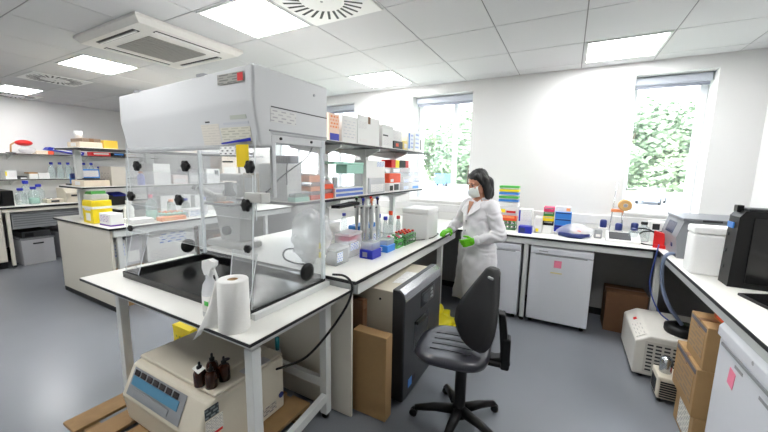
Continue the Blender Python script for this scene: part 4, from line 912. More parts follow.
tag(obj('network_cable', tube(sm([(.74,3.66,.93),(.715,3.56,.90),(.70,3.53,.80),(.68,3.50,.65),(.70,3.46,.52),(.76,3.40,.40),(.84,3.32,.36)]), .005, 8), mat('cable_blue',(.18,.28,.60),.5)), 'blue cable hanging from the bench corner to the white unit', 'cable')
tag(obj('vacuum_hose', tube(sm([(.79,3.36,.92),(.75,3.33,.925),(.715,3.30,.90),(.705,3.29,.80),(.72,3.27,.66),(.76,3.22,.54),(.85,3.20,.41)]), .013, 10), mat('grey_blue_hose',(.45,.50,.60),.4)), 'thick blue-grey hose from the right bench to the black disc', 'hose')

# ------------------------------------------------------------------ floor: under near table
def plank(bm, x0,x1,y0,y1,z0,z1): add_box(bm, x0,x1,y0,y1,z0,z1,.004)
t = thing('wooden_pallet', 'wooden pallet on the floor under the cream centrifuge', 'pallet', (-1.8,1.0,0))
for k in range(6): obj('deck_board', box(-2.38+.19*k,-2.38+.19*k+.14,.62,1.44,.085,.103,.003), wood, t)
for y in (.66,1.0,1.36): obj('bearer', box(-2.38,-1.29,y,y+.075,.02,.085,.004), wood, t)
obj('bottom_board', box(-2.38,-1.29,.62,.72,0,.02,.003), wood, t); obj('bottom_board', box(-2.38,-1.29,1.35,1.44,0,.02,.003), wood, t)
t = thing('centrifuge', 'large cream benchtop centrifuge standing on the wooden pallet', 'centrifuge', (-1.75,1.1,.104))
cx0,cx1 = -2.10,-1.40
def bev_prism(poly, vec, off=.02, seg=3):
    bm = prism(poly, vec); bmesh.ops.recalc_face_normals(bm, faces=list(bm.faces)); bmesh.ops.bevel(bm, geom=list(bm.edges), offset=off, segments=seg, profile=.5, affect='EDGES'); return bm
body = obj('casing', bev_prism([(cx0,.82,.106),(cx0,1.34,.106),(cx0,1.34,.435),(cx0,.90,.435),(cx0,.865,.425),(cx0,.795,.27),(cx0,.80,.25)], (cx1-cx0,0,0), .018), beige, t)
obj('lid', bev_prism([(cx0+.01,.90,.437),(cx1-.13,.90,.437),(cx1-.13,1.335,.437),(cx0+.01,1.335,.437)], (0,0,.020), .008), beige, t)
obj('lid_strip', bev_prism([(cx1-.125,.90,.437),(cx1-.004,.90,.437),(cx1-.004,1.335,.437),(cx1-.125,1.335,.437)], (0,0,.018), .008), beige, t)
def slope(x0,x1,a,b,off):   # a quad on the sloped face between fractions a..b of its height
    p0, p1 = Vector((0,.795,.27)), Vector((0,.865,.425)); n = Vector((0,-.91,.41)).normalized()*off
    A, Bq = p0.lerp(p1,a)+n, p0.lerp(p1,b)+n
    return [(x0,A.y,A.z),(x1,A.y,A.z),(x1,Bq.y,Bq.z),(x0,Bq.y,Bq.z)], n*.5
q,n = slope(-2.05,-1.56,.12,.95,.003); cpn = obj('control_panel', quad_plate(q, n), mat('panel_grey',(.55,.56,.57),.4), t)
q,n = slope(-2.03,-1.60,.45,.72,.006); obj('blue_key_strip', quad_plate(q, n), print_mat('key_strip',(.30,.52,.64),(.60,.76,.82),3,9,.55), cpn)
for k in range(7):
    q,n = slope(-2.03+.061*k,-2.03+.061*k+.046,.74,.90,.006); obj('display', quad_plate(q, n), mat('led_window',(.10,.03,.03),.15), cpn)
q,n = slope(-1.98,-1.66,.2,.38,.006); obj('printed_text', quad_plate(q, n), print_mat('panel_text',(.55,.56,.57),(.75,.73,.70),2,8,.6), cpn)
obj('lid_mark', lathe([(.016,0),(.018,.002),(.015,.003)], -1.62,1.12,.457, 16), dark, t)
obj('white_label', plate('+x',(0,cx1,.84,.93,.27,.40),0,0,1,.62,.003), pl_txt, t); obj('red_stripe', plate('+x',(0,cx1,.845,.925,.262,.275),0,0,1,1,.004), red, t); obj('black_label', plate('+x',(0,cx1,.84,.91,.36,.415),0,0,1,1,.004), print_mat('dark_label',(.25,.28,.30),(.6,.65,.65),3,2,.5), t)
obj('rating_plate', plate('+x',(0,cx1,1.14,1.27,.14,.19),0,0,1,1,.003), print_mat('rating',(.78,.76,.72),(.45,.45,.45),4,3,.5), t); obj('round_sticker', lathe([(.018,0),(.018,.003)], 1.31,.20,cx1, 16, axis='x'), navy, t)
for k,(x,y,h) in enumerate([(-1.535,.91,.12),(-1.475,.93,.118),(-1.53,.975,.135),(-1.472,1.0,.122)]):
    b_ = thing('bottle', 'amber glass dropper bottle '+['with a white tag, left of the four','frontmost of the four nearest the table leg','tallest at the back of the four','at the right of the four'][k]+' on centrifuge', 'bottle', (x,y,.457), 'amber dropper bottles')
    obj('body', lathe([(.027,0),(.029,.004),(.029,h*.55),(.024,h*.66),(.012,h*.70),(.011,h*.74)], x,y,.457 if x < -1.53+.01 else .456, 20), amber, b_)
    obj('cap', lathe([(.013,h*.72),(.013,h*.84),(.006,h*.86),(.006,h),(.004,h+.004)], x,y,.457, 14), black, b_)
    if k == 0: obj('white_tag', prism([(x-.03,y-.02,.457+.088),(x+.03,y-.025,.457+.082),(x+.035,y+.01,.457+.094),(x-.025,y+.015,.457+.10)], (0,0,.002)), paper, b_)
tag(obj('film_strip', quad_plate([(-1.46,1.08,.457),(-1.40,1.08,.457),(-1.40,1.24,.457),(-1.46,1.24,.457)], (0,0,.004)), clearb), 'crinkled clear film lying on the centrifuge strip', 'film')
t = thing('spray_can', 'small teal topped tube behind the centrifuge', 'tube', (-1.50,1.385,.0)); obj('tube_body', lathe([(.02,.104),(.02,.42)], -1.50,1.385,0, 12), clearb, t); obj('teal_cap', lathe([(.012,.42),(.014,.50),(.008,.505)], -1.50,1.385,0, 12), mat('teal_cap_m',(.10,.55,.60),.4), t)
t = carton('yellow waste carton on the floor behind the centrifuge', (-2.80,-2.56,1.46,1.66,0,.23), yellow, 'waste_carton', 'carton', [('-y',.2,.2,.8,.7,print_mat('yellow_print',(.97,.87,.10),(.3,.5,.25),3,3,.55))], lid=(.03,yellow))
# ------------------------------------------------------------------ floor: under central bench
carton('flat brown cardboard box standing beside the bench end panel', (-1.105,-.865,1.635,1.715,0,.55), card, tape=None, labels=[])
carton('narrow cardboard box standing behind the flat cardboard box', (-1.30,-1.095,1.735,1.79,0,.70), cardd, tape='x')
t = thing('incubator', 'beige and dark grey front loading machine under the central bench', 'incubator', (-1.3,2.15,0))
obj('casing', box(-1.72,-.925,1.83,2.49,.03,.765,.006), beige, t)
obj('front_door', bev_prism([(-.925,1.815,.02),(-.835,1.815,.02),(-.835,1.815,.70),(-.845,1.815,.755),(-.875,1.815,.785),(-.925,1.815,.79)], (0,.69,0), .012), dark, t)
obj('top_highlight_strip', bev_prism([(-.83,1.83,.715),(-.845,1.83,.762),(-.878,1.83,.792),(-.885,1.83,.785),(-.85,1.83,.755),(-.836,1.83,.71)], (0,.66,0), .002, 1), smet, t)  # bright strip added to imitate the reflection along the door's curved top
obj('control_recess', box(-.838,-.832,2.08,2.34,.58,.69,.003), blackg, t); obj('display', box(-.833,-.830,2.12,2.22,.61,.67,.002), mat('lcd_grey',(.25,.28,.30),.2), t)
for k in range(3): obj('button', box(-.833,-.828,2.26,2.30,.60+.028*k,.617+.028*k,.002), gmet, t)
obj('door_recess', box(-.838,-.833,1.98,2.24,.30,.52,.003), blackg, t); obj('handle', box(-.836,-.815,2.0,2.16,.49,.515,.006), black, t)
obj('blue_logo', plate('+x',(0,-.835,1.90,2.02,.08,.14),0,0,.5,1,.002), lblue, t); obj('white_lettering', plate('+x',(0,-.835,1.90,2.02,.08,.14),.52,.2,1,.8,.002), print_mat('white_letters',(.22,.225,.24),(.75,.78,.8),1,6,.3), t)
obj('screw', lathe([(.008,-.003),(.008,0)], -1.02,.70,1.83, 10, axis='y'), black, t)
for x,y in ((-1.66,1.88),(-1.66,2.44),(-.98,1.88),(-.98,2.44)): obj('foot', lathe([(.02,0),(.02,.03)], x,y,0, 10), black, t)
tag(obj('paper_sheet', quad_plate([(-1.01,1.98,.766),(-.90,2.02,.766),(-.90,2.28,.766),(-1.03,2.26,.766)], (0,0,.002)), print_mat('grey_sheet',(.95,.95,.94),(.84,.84,.84),9,2,.5)), 'printed white sheet lying on the beige and grey machine', 'paper')
t = thing('waste_bag', 'crumpled yellow bag on the floor behind the chair', 'bag', (-.93,2.85,0))
bm = bm_new(); add_ell(bm, (-.94,2.86,.11), (.14,.16,.12), seg=28); add_ell(bm, (-.80,2.80,.07), (.12,.10,.08), seg=24); add_ell(bm, (-.98,2.9,.22), (.06,.07,.06), seg=16)
for v in bm.verts:
    n = noise.noise(v.co*12)*.05; v.co += Vector((n,n*.7,n)); v.co.z = max(.002, v.co.z)
obj('bag_body', bm, mat('yellow_film',(.90,.85,.12),.3,bump=.3), t)
# ------------------------------------------------------------------ fridges under the back bench
fr = mat('fridge_white', (.88,.89,.91), .35, var=.01)
def fridge(label, x0,x1,y0,y1,h, face, note=None, hinge=None):
    t = thing('fridge', label, 'fridge', ((x0+x1)/2,(y0+y1)/2,0))
    if face == '-y':
        obj('cabinet', box(x0,x1,y0+.05,y1,.03,h,.006), fr, t); d = obj('door', box(x0,x1,y0,y0+.046,.05,h-.065,.010), fr, t); obj('top_fascia', box(x0,x1,y0,y0+.046,h-.06,h,.008), fr, t)
        obj('door_grip', box(x0+.05,x1-.05,y0-.004,y0+.004,h-.075,h-.066,.001), gmet, d); obj('maker_mark', box(x0+.08,x0+.16,y0-.001,y0+.001,h-.04,h-.03), gmet, t)
        fs = ((x0+.04,y0+.08),(x1-.04,y0+.08),(x0+.04,y1-.05),(x1-.04,y1-.05))
    else:
        obj('cabinet', box(x0+.05,x1,y0,y1,.03,h,.006), fr, t); d = obj('door', box(x0,x0+.046,y0,y1,.05,h-.085,.010), fr, t)
        obj('top_fascia', bev_prism([(x0-.012,y0,h-.078),(x0+.046,y0,h-.078),(x0+.046,y0,h),(x0+.01,y0,h),(x0-.012,y0,h-.03)], (0,y1-y0,0), .006, 2), fr, t)
        obj('door_grip', box(x0-.006,x0+.004,y0+.05,y1-.04,h-.115,h-.10,.002), gmet, d); obj('round_badge', lathe([(.010,-.004),(.012,0)], y0+.26,h-.045,x0-.008, 14, axis='x'), gmet, t)
        obj('maker_mark', box(x0-.0015,x0+.001,y0+.05,y0+.20,h-.165,h-.15), gmet, d); obj('maker_mark', box(x0-.0015,x0+.001,y1-.28,y1-.20,h-.155,h-.14), gmet, d)
        fs = ((x0+.08,y0+.04),(x0+.08,y1-.04),(x1-.05,y0+.04),(x1-.05,y1-.04))
    for x,y in fs: obj('foot', lathe([(.018,0),(.018,.03)], x,y,0, 10), black, t)
    return t
fridge('white under-bench fridge directly behind the person', -.85,-.365,3.585,4.10,.80,'-y')
t = fridge('white under-bench fridge with pink note below the window wall', -.275,.27,3.585,4.10,.80,'-y')
tag(obj('sticky_note', plate('-y',(-.055,.01,3.585,0,.615,.685),0,0,1,1,.002), pinkn), 'pink sticky note on the fridge below the window wall', 'note')
obj('yellow_tape', plate('-y',(-.08,.02,3.585,0,.555,.567),0,0,1,1,.0015), mat('cream_tape',(.90,.85,.60),.6), t)
fridge('white fridge under the right bench with tilted pink note', .75,1.30,1.62,2.25,.815,'-x')
o = tag(obj('sticky_note', quad_plate([(.749,2.095,.565),(.749,2.035,.555),(.749,2.025,.635),(.749,2.085,.645)], (-.002,0,0)), pinkn), 'tilted pink sticky note on the right bench fridge', 'note')
# ------------------------------------------------------------------ right side floor
carton('brown cardboard box on the floor under the window bench', (.42,.75,3.80,4.08,.0,.40), cardd, tape='x', labels=[])
obj_t = bpy.context.scene.objects
t = thing('chiller_unit', 'white floor unit with chamfered front and louvred side under right bench', 'chiller', (.9,3.4,0))
um = mat('unit_white', (.84,.83,.80), .42)
ux0,ux1,uy0,uy1,uz = .548,1.16,3.01,3.62,.345
obj('casing', bev_prism([(ux0,uy0,.03),(ux1,uy0,.03),(ux1,uy0,uz),(ux0+.085,uy0,uz),(ux0,uy0,uz-.055)], (0,uy1-uy0,0), .012, 2), um, t)
bm = bm_new()
for i in range(10):
    for j in range(8): (None if (i == 0 and j > 7) else add_box(bm, ux0+.075+.05*i, ux0+.11+.05*i, uy0-.004, uy0+.002, .075+.028*j, .088+.028*j))
obj('louvre_panel', box(ux0+.06,ux1-.04,uy0-.002,uy0+.004,.06,.305), mat('louvre_white',(.78,.77,.74),.5), t); obj('louvre_slots', bm, dark, t)
nn = Vector((-.54,0,.84)); 
def cham(y0,y1,a,b):
    p0,p1 = Vector((ux0,0,uz-.055)),Vector((ux0+.085,0,uz)); A=p0.lerp(p1,a)+nn*.002; Bq=p0.lerp(p1,b)+nn*.002
    return [(A.x,y1,A.z),(A.x,y0,A.z),(Bq.x,y0,Bq.z),(Bq.x,y1,Bq.z)]
obj('control_text', quad_plate(cham(3.06,3.30,.15,.85), nn*.002), print_mat('chiller_text',(.84,.83,.80),(.66,.65,.64),4,3,.7), t); obj('red_mark', quad_plate(cham(3.38,3.42,.45,.7), nn*.002), red, t)
for x,y in ((ux0+.06,uy0+.06),(ux1-.06,uy0+.06),(ux0+.06,uy1-.06),(ux1-.06,uy1-.06)): obj('foot', lathe([(.02,0),(.02,.03)], x,y,0, 10), black, t)
tag(obj('coiled_disc', lathe([(.11,0),(.115,.012),(.115,.05),(.09,.062),(.05,.062),(.05,.045)], .86,3.20,uz, 32), black), 'round black disc lying on the white floor unit', 'disc')
t = thing('vacuum_pump', 'small cream vacuum pump with metal cylinder in front of the white unit', 'pump', (.74,2.88,0))
obj('casing', box(.645,.90,2.73,2.91,.03,.185,.01), beige, t)
bm = bm_new()
for k in range(7): add_box(bm, .66,.82,2.727,2.731,.045+.017*k,.055+.017*k)
obj('cooling_slots', bm, dark, t); obj('end_grille', (lambda b: [add_box(b,.642,.646,2.77+.02*k,2.78+.02*k,.05,.15) for k in range(6)] and b)(bm_new()), dark, t)
obj('metal_cylinder', lathe([(.034,0),(.036,.005),(.036,.09),(.028,.105),(.012,.11)], .70,2.83,.185, 18), smet, t)
obj('red_knob', lathe([(.014,0),(.014,.03)], .76,2.81,.185, 12), red, t); obj('black_port', box(.80,.86,2.79,2.87,.185,.22,.006), black, t); obj('white_cap', lathe([(.016,0),(.016,.035)], .775,2.76,.185, 12), white, t)
for x,y in ((.67,2.76),(.87,2.76),(.67,2.88),(.87,2.88)): obj('foot', lathe([(.012,0),(.012,.03)], x,y,0, 8), black, t)
obj('mains_plate', box(.81,.89,2.722,2.73,.03,.06,.002), gmet, t)
L3 = [('-x',.12,.2,.9,.8,pl_card)]
def wide(label, b, labs): return carton(label, b, card, labels=labs, tape='x')
wide('brown printed cardboard box at the bottom of the floor stack', (.72,1.08,2.31,2.63,0,.205), [('-x',.25,.1,.85,.9,pl_txt,'white_label')])
wide('brown printed cardboard box in the middle of the floor stack', (.705,1.08,2.31,2.69,.206,.49), L3+[('-x',.05,.86,.95,.95,mat('grey_card_print',(.38,.37,.40),.7))])
wide('brown printed cardboard box topmost of the floor stack', (.72,1.08,2.31,2.58,.491,.735), L3+[('-x',.05,.86,.95,.95,MATS['grey_card_print'])])
carton('orange-brown packet on the topmost cardboard box under right bench', (.80,1.05,2.31,2.52,.737,.80), mat('rust_pack',(.72,.36,.16),.5), 'packet', 'packet', [('-x',.2,.2,.8,.8,ored)])
carton('pale bundle of papers beside the right bench fridge', (.775,1.02,2.262,2.293,0,.72), paper, 'paper_bundle', 'papers', [('-x',.1,.1,.9,.9,pl_txt)])
# ------------------------------------------------------------------ chair
ch = thing('lab_chair', 'black moulded lab chair on a five-star base in the aisle', 'chair', (-.47,1.86,0))
WL[ch.name] = Vector((0,0,0))     # the chair is built about its own base, then turned
bm = lathe([(.035,.055),(.05,.06),(.05,.10),(.034,.12),(.034,.46),(.05,.47),(.05,.485)], 0,0,0, 20)
obj('gas_column', bm, black, ch)
for k in range(5):
    a = 2*PI*k/5 + math.radians(8); c,s = math.cos(a),math.sin(a)
    b_ = obj('base_leg', tube([(c*.03,s*.03,.095),(c*.15,s*.15,.085),(c*.27,s*.27,.058)], [.032,.026,.018], 10), black, ch)
    obj('caster', (lambda b: (add_lathe(b,[(.012,-.018),(.024,-.016),(.024,-.003),(.012,-.002)],0,.025,0,14,axis='y'), add_lathe(b,[(.012,.002),(.024,.003),(.024,.016),(.012,.018)],0,.025,0,14,axis='y'), add_tube(b,[(0,0,.025),(0,0,.06)],.008,8), b)[-1])(bm_new()), black, ch).location = (c*.28,s*.28,0)
# seat: local +x is the front
pu = mat('black_polyurethane', (.13,.13,.165), .36, spec=.8)  # bluish window reflection put into the seat's base colour
bm = bm_new(); n = 26; top = []; bot = []
for i in range(n+1):
    rt_, rb_ = [], []
    for j in range(n+1):
        u, v = i/n*2-1, j/n*2-1
        # superellipse footprint
        k = max(abs(u),abs(v)); l = (abs(u)**3.2+abs(v)**3.2)**(1/3.2) if k else 1; q = k/l if k else 1
        x, y = u*q*.215+.055, v*q*.225
        r = l*q if k else 0
        z = .515 + .016*(v*q)**2 - .010*max(0,u*q)**2 + .012*max(0,-u*q)**3
        z -= .022*max(0,(k-.86)/.14)**2
        for s_ in range(4):
            if abs(x-.055) < .13 and abs(y-(-.10+.066*s_)-.25*(x-.055)**2) < .006: z -= .006
        rt_.append(bm.verts.new((x,y,z))); rb_.append(bm.verts.new((x*.97,y*.97,.478 - .004*(1-k))))
    top.append(rt_); bot.append(rb_)
for i in range(n):
    for j in range(n):
        f = bm.faces.new((top[i][j],top[i+1][j],top[i+1][j+1],top[i][j+1])); f.smooth = True
        f = bm.faces.new((bot[i][j],bot[i][j+1],bot[i+1][j+1],bot[i+1][j])); f.smooth = True
ring = lambda g: [g[i][0] for i in range(n)]+[g[n][j] for j in range(n)]+[g[n-i][n] for i in range(n)]+[g[0][n-j] for j in range(n)]
a_, b2 = ring(top), ring(bot)
for k in range(len(a_)): f = bm.faces.new((a_[k],a_[(k+1)%len(a_)],b2[(k+1)%len(a_)],b2[k])); f.smooth = True
obj('seat', bm, pu, ch)
bm = bm_new()
for s_ in range(4):
    y0 = -.10+.066*s_
    pts = [(x+.055, y0+.25*x*x, .5155+.016*((y0)/.225)**2-.010*max(0,x/.215)**2) for x in [-.12+.03*k for k in range(9)]]
    add_tube(bm, pts, .0028, 6)
obj('seat_grooves', bm, black, ch)
pu_b = mat('black_backrest', (.075,.075,.085), .5)
# backrest: shield shape, wide low, narrow top, slightly dished; stands at local -x
prof_ = [(-.5,.05),(-.48,.10),(-.42,.14),(-.32,.175),(-.18,.186),(-.03,.172),(.12,.140),(.27,.105),(.38,.078),(.45,.06),(.485,.035)]
bm = bm_new(); rings = []
for t_, w_ in prof_:
    z = .775 + t_*.46; row_f, row_b = [], []
    lean = -.020 - .13*(t_+.5)
    for k in range(9):
        v = k/8*2-1; y = v*w_; dish = .035*(v*v)*(w_/.195)**2 - .012
        e = .017*math.sqrt(max(0,1-v**4))
        row_f.append(bm.verts.new((lean+dish+e, y, z))); row_b.append(bm.verts.new((lean+dish-e-.006, y, z)))
    rings.append((row_f,row_b))
for (f0,b0),(f1,b1) in zip(rings, rings[1:]):
    for k in range(8):
        f = bm.faces.new((f0[k],f0[k+1],f1[k+1],f1[k])); f.smooth = True
        f = bm.faces.new((b0[k+1],b0[k],b1[k],b1[k+1])); f.smooth = True
    f = bm.faces.new((f0[0],f1[0],b1[0],b0[0])); f.smooth = True
    f = bm.faces.new((f0[8],b0[8],b1[8],f1[8])); f.smooth = True
for (f0,b0),fl in ((rings[0],1),(rings[-1],0)):
    bm.faces.new(f0+b0[::-1])
Rb = Matrix.Rotation(math.radians(40),3,'Z'); pv = Vector((-.10,0,0))
for v in bm.verts: v.co = Rb @ (v.co-pv) + pv
obj('backrest', bm, pu_b, ch)
obj('hand_slot', box(-.142,-.128,-.022,.022,.94,.955,.004, rot=Matrix.Rotation(math.radians(40),3,'Z')), gmet, ch)
sp = obj('back_support', bev_prism([(-.12,-.035,.44),(-.27,-.035,.46),(-.225,-.035,.76),(-.19,-.035,.76),(-.215,-.035,.50),(-.12,-.035,.475)], (0,.07,0), .008, 2), black, ch)
obj('support_housing', box(-.265,-.215,-.04,.04,.43,.62,.012), black, ch)
for z in (.47,.50): obj('bolt', lathe([(.007,-.004),(.008,0)], -.25,z,-.051, 10, axis='y'), smet, ch)
obj('seat_plate', box(-.22,.09,-.06,.06,.455,.478,.006), black, ch)
obj('height_lever', tube([(0,-.06,.465),(0,-.2,.46)], .006, 8), black, ch)
ch.rotation_euler = (0,0,math.radians(188))
# ------------------------------------------------------------------ the person
P0 = Vector((-.71,3.16,0)); fwd = Vector((-.62,-.785,0)).normalized(); lft = Vector((-fwd.y,fwd.x,0)); up = Vector((0,0,1))
def L(l,f,z): return P0 + lft*l + fwd*f + up*z
def remeshed(name, bm, vox, m, parent, smooth=5, fn=None):
    o = finish(name, bm, m)
    md = o.modifiers.new('r','REMESH'); md.mode = 'VOXEL'; md.voxel_size = vox
    sm = o.modifiers.new('s','SMOOTH'); sm.factor = .5; sm.iterations = smooth
    dg = bpy.context.evaluated_depsgraph_get(); me = bpy.data.meshes.new_from_object(o.evaluated_get(dg))
    o.modifiers.clear(); old = o.data; o.data = me; me.name = name; bpy.data.meshes.remove(old)
    if not me.materials: me.materials.append(m)
    if fn:
        ns = [v.normal.copy() for v in me.vertices]
        for v, nn_ in zip(me.vertices, ns): v.co = v.co + nn_*fn(v.co, nn_)
    for p in me.polygons: p.use_smooth = True
    if parent: o.parent = parent
    return o
# joints
shR, shL = L(-.165,-.005,1.225), L(.165,-.005,1.225)
elR, haR = Vector((-.96,3.37,1.02)), Vector((-.99,3.225,.96))
elL, haL = Vector((-.485,3.03,.975)), Vector((-.665,2.965,.93))
neck = L(0,.015,1.275); hc = L(.02,.045,1.435)
hdir = (fwd*.93 - up*.36 - lft*.10).normalized()      # the way the face looks
hs = hdir.cross(up).normalized()*-1                    # her left
hu = hdir.cross(hs); hu = hu if hu.z > 0 else -hu
def Hd(s,u,f): return hc + hs*s + hu*u + hdir*f
rotH = Matrix((hs, hdir, hu)).transposed()
bm = bm_new()
for sgn in (-1,1):
    hip, knee, ank = L(.085*sgn,0,.82), L(.085*sgn,.02,.45), L(.085*sgn,-.02,.09)
    add_caps(bm, hip, knee, .085, .056); add_caps(bm, knee, ank, .056, .036); add_caps(bm, ank-up*.03, ank+fwd*.13-up*.05, .036, .028)
add_hull(bm, [(L(0,0,.78),lft*.15,fwd*.10),(L(0,0,.90),lft*.15,fwd*.10),(L(0,0,1.02),lft*.125,fwd*.09),(L(0,0,1.15),lft*.145,fwd*.10),(L(0,-.01,1.24),lft*.15,fwd*.085),(L(0,0,1.29),lft*.06,fwd*.055)])
add_caps(bm, L(0,0,1.26), hc-hu*.06-hdir*.01, .050, .046)
for a, e, h in ((shR,elR,haR),(shL,elL,haL)):
    add_caps(bm, a, e, .05, .038); add_caps(bm, e, h, .038, .027)
# head
add_ell(bm, Hd(0,.025,-.005), (.070,.088,.085), rot=rotH, seg=24)
add_ell(bm, Hd(0,-.035,.022), (.055,.062,.078), rot=rotH, seg=24)
add_ell(bm, Hd(0,-.095,.055), (.026,.024,.020), rot=rotH)
add_caps(bm, Hd(0,.012,.082), Hd(0,-.030,.099), .008, .013)           # nose
for s in (-1,1):
    add_ell(bm, Hd(.030*s,.022,.076), (.022,.010,.007), rot=rotH)     # brows
    add_ell(bm, Hd(.034*s,-.020,.066), (.020,.018,.016), rot=rotH)    # cheeks
    add_ell(bm, Hd(.068*s,-.005,-.005), (.008,.018,.028), rot=rotH)   # ears
add_ell(bm, Hd(0,-.066,.083), (.022,.010,.009), rot=rotH)             # mouth
person = remeshed('person', bm, .0045, skin, None, 4)
tag(person, 'person in white lab coat, face mask and green gloves standing at the bench corner', 'person')
for s in (-1,1):
    e = obj('eye', ell(Hd(.031*s,.002,.076), (.014,.006,.0055), rot=rotH, seg=14), mat('eye_white',(.86,.84,.82),.3)); e.parent = person
    q = obj('iris', ell(Hd(.031*s,.0005,.0805), (.006,.003,.0055), rot=rotH, seg=12), eyem); q.parent = e
    q = obj('eyelid', tube([Hd(.017*s,.003,.081),Hd(.031*s,.008,.0835),Hd(.046*s,.003,.075)], .0022, 6), eyem); q.parent = e
    b_ = obj('eyebrow', tube([Hd(.014*s,.024,.083),Hd(.030*s,.029,.082),Hd(.048*s,.022,.072)], [.003,.0035,.002], 6), hairm); b_.parent = person
# mask: a pleated patch wrapped round the lower face
bm = bm_new(); g = []
for i in range(13):
    row = []
    for j in range(13):
        a = (i/12*2-1)*1.25; v = j/12
        u_ = -.112 + .098*v
        rr = .070 + .010*math.sin(v*PI) + .002*math.sin(v*PI*6)
        f_ = .028+math.cos(a)*(rr*1.05)*(1-.10*(1-v)) ; s_ = math.sin(a)*(.063-.010*(1-v))
        f_ += .016*math.exp(-(a*2.2)**2)*math.sin(v*PI)
        row.append(bm.verts.new(Hd(s_,u_,f_)))
    g.append(row)
for i in range(12):
    for j in range(12): f = bm.faces.new((g[i][j],g[i+1][j],g[i+1][j+1],g[i][j+1])); f.smooth = True
mk = obj('face_mask', bm, maskm); mk.parent = person; mk.modifiers.new('thickness','SOLIDIFY').thickness = .0025
for s in (-1,1):
    q = obj('ear_loop', tube([Hd(.058*s,-.022,.055),Hd(.069*s,.002,.02),Hd(.071*s,.012,-.01)], .0018, 6), maskm); q.parent = mk
# hair: cap, back mass and side curtains falling to the shoulders
bm = bm_new()
add_ell(bm, Hd(0,.052,-.018), (.080,.092,.076), rot=rotH, seg=28)
add_ell(bm, Hd(0,.02,-.04), (.082,.070,.085), rot=rotH, seg=28)
add_ell(bm, Hd(0,-.03,-.062), (.080,.056,.115), rot=rotH, seg=24)
for s in (-1,1):
    add_caps(bm, Hd(.054*s,.075,.025), Hd(.074*s,.0,.004), .028, .022)
    add_caps(bm, Hd(.062*s,.03,-.025), Hd(.068*s,-.06,-.04)-up*.02, .040, .040)
    add_caps(bm, Hd(.068*s,-.06,-.04)-up*.02, Hd(.062*s,-.075,-.045)-up*.07, .040, .030)
    add_caps(bm, Hd(.040*s,-.02,-.065), Hd(.045*s,-.07,-.075)-up*.07, .060, .042)
hr = remeshed('hair', bm, .005, hairm, person, 9, lambda c, n_: .003*noise.noise(Vector((c.x*90,c.y*90,c.z*12))))
# trousers and shoes
bm = bm_new()
for sgn in (-1,1):
    hip, knee, ank = L(.085*sgn,0,.82), L(.085*sgn,.02,.45), L(.085*sgn,-.02,.07)
    add_caps(bm, hip, knee, .095, .070); add_caps(bm, knee, ank, .070, .056)
tr = remeshed('trousers', bm, .008, trousm, person, 4)
for sgn in (-1,1):
    bm = bm_new(); ank = L(.085*sgn,-.02,.06)
    add_caps(bm, ank-fwd*.03-up*.018, ank+fwd*.05-up*.018, .042, .042); add_caps(bm, ank+fwd*.05-up*.022, ank+fwd*.15-up*.027, .038, .033)
    for v in bm.verts: v.co.z = max(.001, v.co.z)
    remeshed('shoe', bm, .006, black, person, 2)
# lab coat
bm = bm_new()
add_hull(bm, [(L(0,-.005,.80),lft*.205,fwd*.145),(L(0,0,.93),lft*.18,fwd*.13),(L(0,.005,1.02),lft*.165,fwd*.122),(L(0,.005,1.13),lft*.175,fwd*.122),(L(0,-.005,1.21),lft*.178,fwd*.10),(L(0,-.01,1.255),lft*.14,fwd*.082),(L(0,-.005,1.278),lft*.085,fwd*.065)], 24)
# skirt: her-left panel and her-right panel part below the last button
add_hull(bm, [(L(.02,-.005,.86),lft*.18,fwd*.14),(L(.035,-.005,.62),lft*.185,fwd*.15),(L(.06,-.01,.40),lft*.172,fwd*.16),(L(.075,-.01,.23),lft*.175,fwd*.165)], 24)
add_hull(bm, [(L(-.06,-.005,.86),lft*.14,fwd*.14),(L(-.10,0,.62),lft*.12,fwd*.14),(L(-.165,.0,.40),lft*.09,fwd*.13),(L(-.195,.0,.26),lft*.075,fwd*.125)], 24)
for a, e, h in ((shR,elR,haR),(shL,elL,haL)):
    add_caps(bm, a-up*.005, e, .070, .060); add_caps(bm, e, h, .060, .043)
def folds(c, n_):
    q = c - P0; z = q.z
    amp = .014*min(1,max(0,(1.0-z)/.35)) if z < 1.0 else .0
    f1 = noise.noise(Vector((q.x*9+3,q.y*9,z*1.3)))*amp*1.7
    f2 = noise.noise(Vector((q.x*16,q.y*16,z*16)))*.010
    f3 = math.sin(z*95 + 9*noise.noise(q*7))*.0035 if (q-(elL-P0)).length < .22 or (q-(elR-P0)).length < .18 else 0
    return f1+f2+f3
coat = remeshed('lab_coat', bm, .008, coatm, person, 3, folds)
# collar, lapels, front edge, pocket, cuffs, buttons ride on the coat
def lapel(s):
    pts = [L(.065*s,.045,1.285),L(.035*s,.105,1.225),L(.005*s,.138,1.125),L(.085*s,.138,1.165),L(.115*s,.095,1.205),L(.10*s,.065,1.255)]
    bm = bm_new(); t_ = [bm.verts.new(p+fwd*.004) for p in pts]; b_ = [bm.verts.new(p-fwd*.004) for p in pts]
    bm.faces.new(t_); bm.faces.new(b_[::-1])
    for k in range(6): bm.faces.new((t_[k],t_[(k+1)%6],b_[(k+1)%6],b_[k]))
    o = obj('lapel', bm, coatm); o.parent = coat
for s in (-1,1): lapel(s)
o = obj('neckline', prism([L(-.034,.092,1.262),L(.034,.092,1.262),L(.004,.132,1.15)], fwd*.004), skin); o.parent = person
o = obj('collar', tube([L(-.075,.03,1.287),L(-.07,-.045,1.295),L(0,-.075,1.298),L(.07,-.045,1.295),L(.075,.03,1.287)], .014, 10), coatm); o.parent = coat
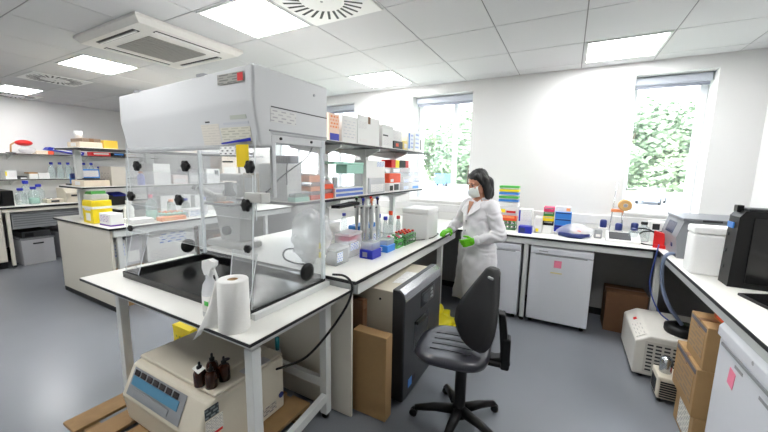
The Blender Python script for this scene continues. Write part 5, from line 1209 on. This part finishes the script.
for z in (1.08,.99,.90):
    o = obj('button', lathe([(.008,0),(.008,.004)], 0,0,0, 12), gmet); o.parent = coat
    o.matrix_local = Matrix.Translation(L(-.012,.137 if z < 1 else .134,z)) @ fwd.to_track_quat('Z','Y').to_matrix().to_4x4()
for h, e in ((haR,elR),(haL,elL)):
    d = (h-e).normalized(); o = obj('cuff', tube([h-d*.01, h+d*.032], [.043,.040], 16), coatm); o.parent = coat
# gloves with five separate fingers
def glove(wrist, d, palm_n, thumb_side, curl, name='glove'):
    """d: pointing direction of the hand, palm_n: direction the palm faces, thumb_side: side the thumb leaves"""
    d = d.normalized(); s = (thumb_side - d*thumb_side.dot(d)).normalized(); pn = d.cross(s); pn = pn if pn.dot(palm_n) > 0 else -pn
    bm = bm_new()
    add_caps(bm, wrist-d*.02, wrist+d*.02, .029, .026)
    base = wrist + d*.025
    for k in range(4):
        o_ = (k-1.5)*.0185
        add_caps(bm, base - s*o_*.8, base + d*.062 - s*o_, .0145, .0115)
    lens = (.066,.074,.069,.054)
    for k in range(4):
        p = base + d*.062 - s*(k-1.5)*.0195; ang = 0; ln = lens[k]; r = .0098
        for sg in (.42,.32,.26):
            ang += curl[k]; dd = d*math.cos(ang) + pn*math.sin(ang)
            q = p + dd*ln*sg*1.05; add_caps(bm, p, q, r, r-.0008); p = q; r -= .0008
    p = base + s*.022 + pn*.006; q = p + (s*.75+d*.6+pn*.25).normalized()*.036; add_caps(bm, p, q, .0135, .0110)
    q2 = q + (d*.85+s*.2+pn*.45).normalized()*.034; add_caps(bm, q, q2, .0108, .0092)
    return remeshed(name, bm, .003, glovem, person, 2)
dR = (Vector((-1.045,3.13,.925))-haR).normalized()
wR = Vector((-.99,3.21,.952))
glove(wR, Vector((-.35,-.90,-.10)), Vector((0,0,-1)), Vector((.9,-.35,0)), (.28,.32,.32,.36))
dL = (haL-elL).normalized()
glove(haL+dL*.03, dL+Vector((-.1,0,-.15)), Vector((.2,.9,-.3)), Vector((0,-.1,1)), (.55,.6,.65,.7))
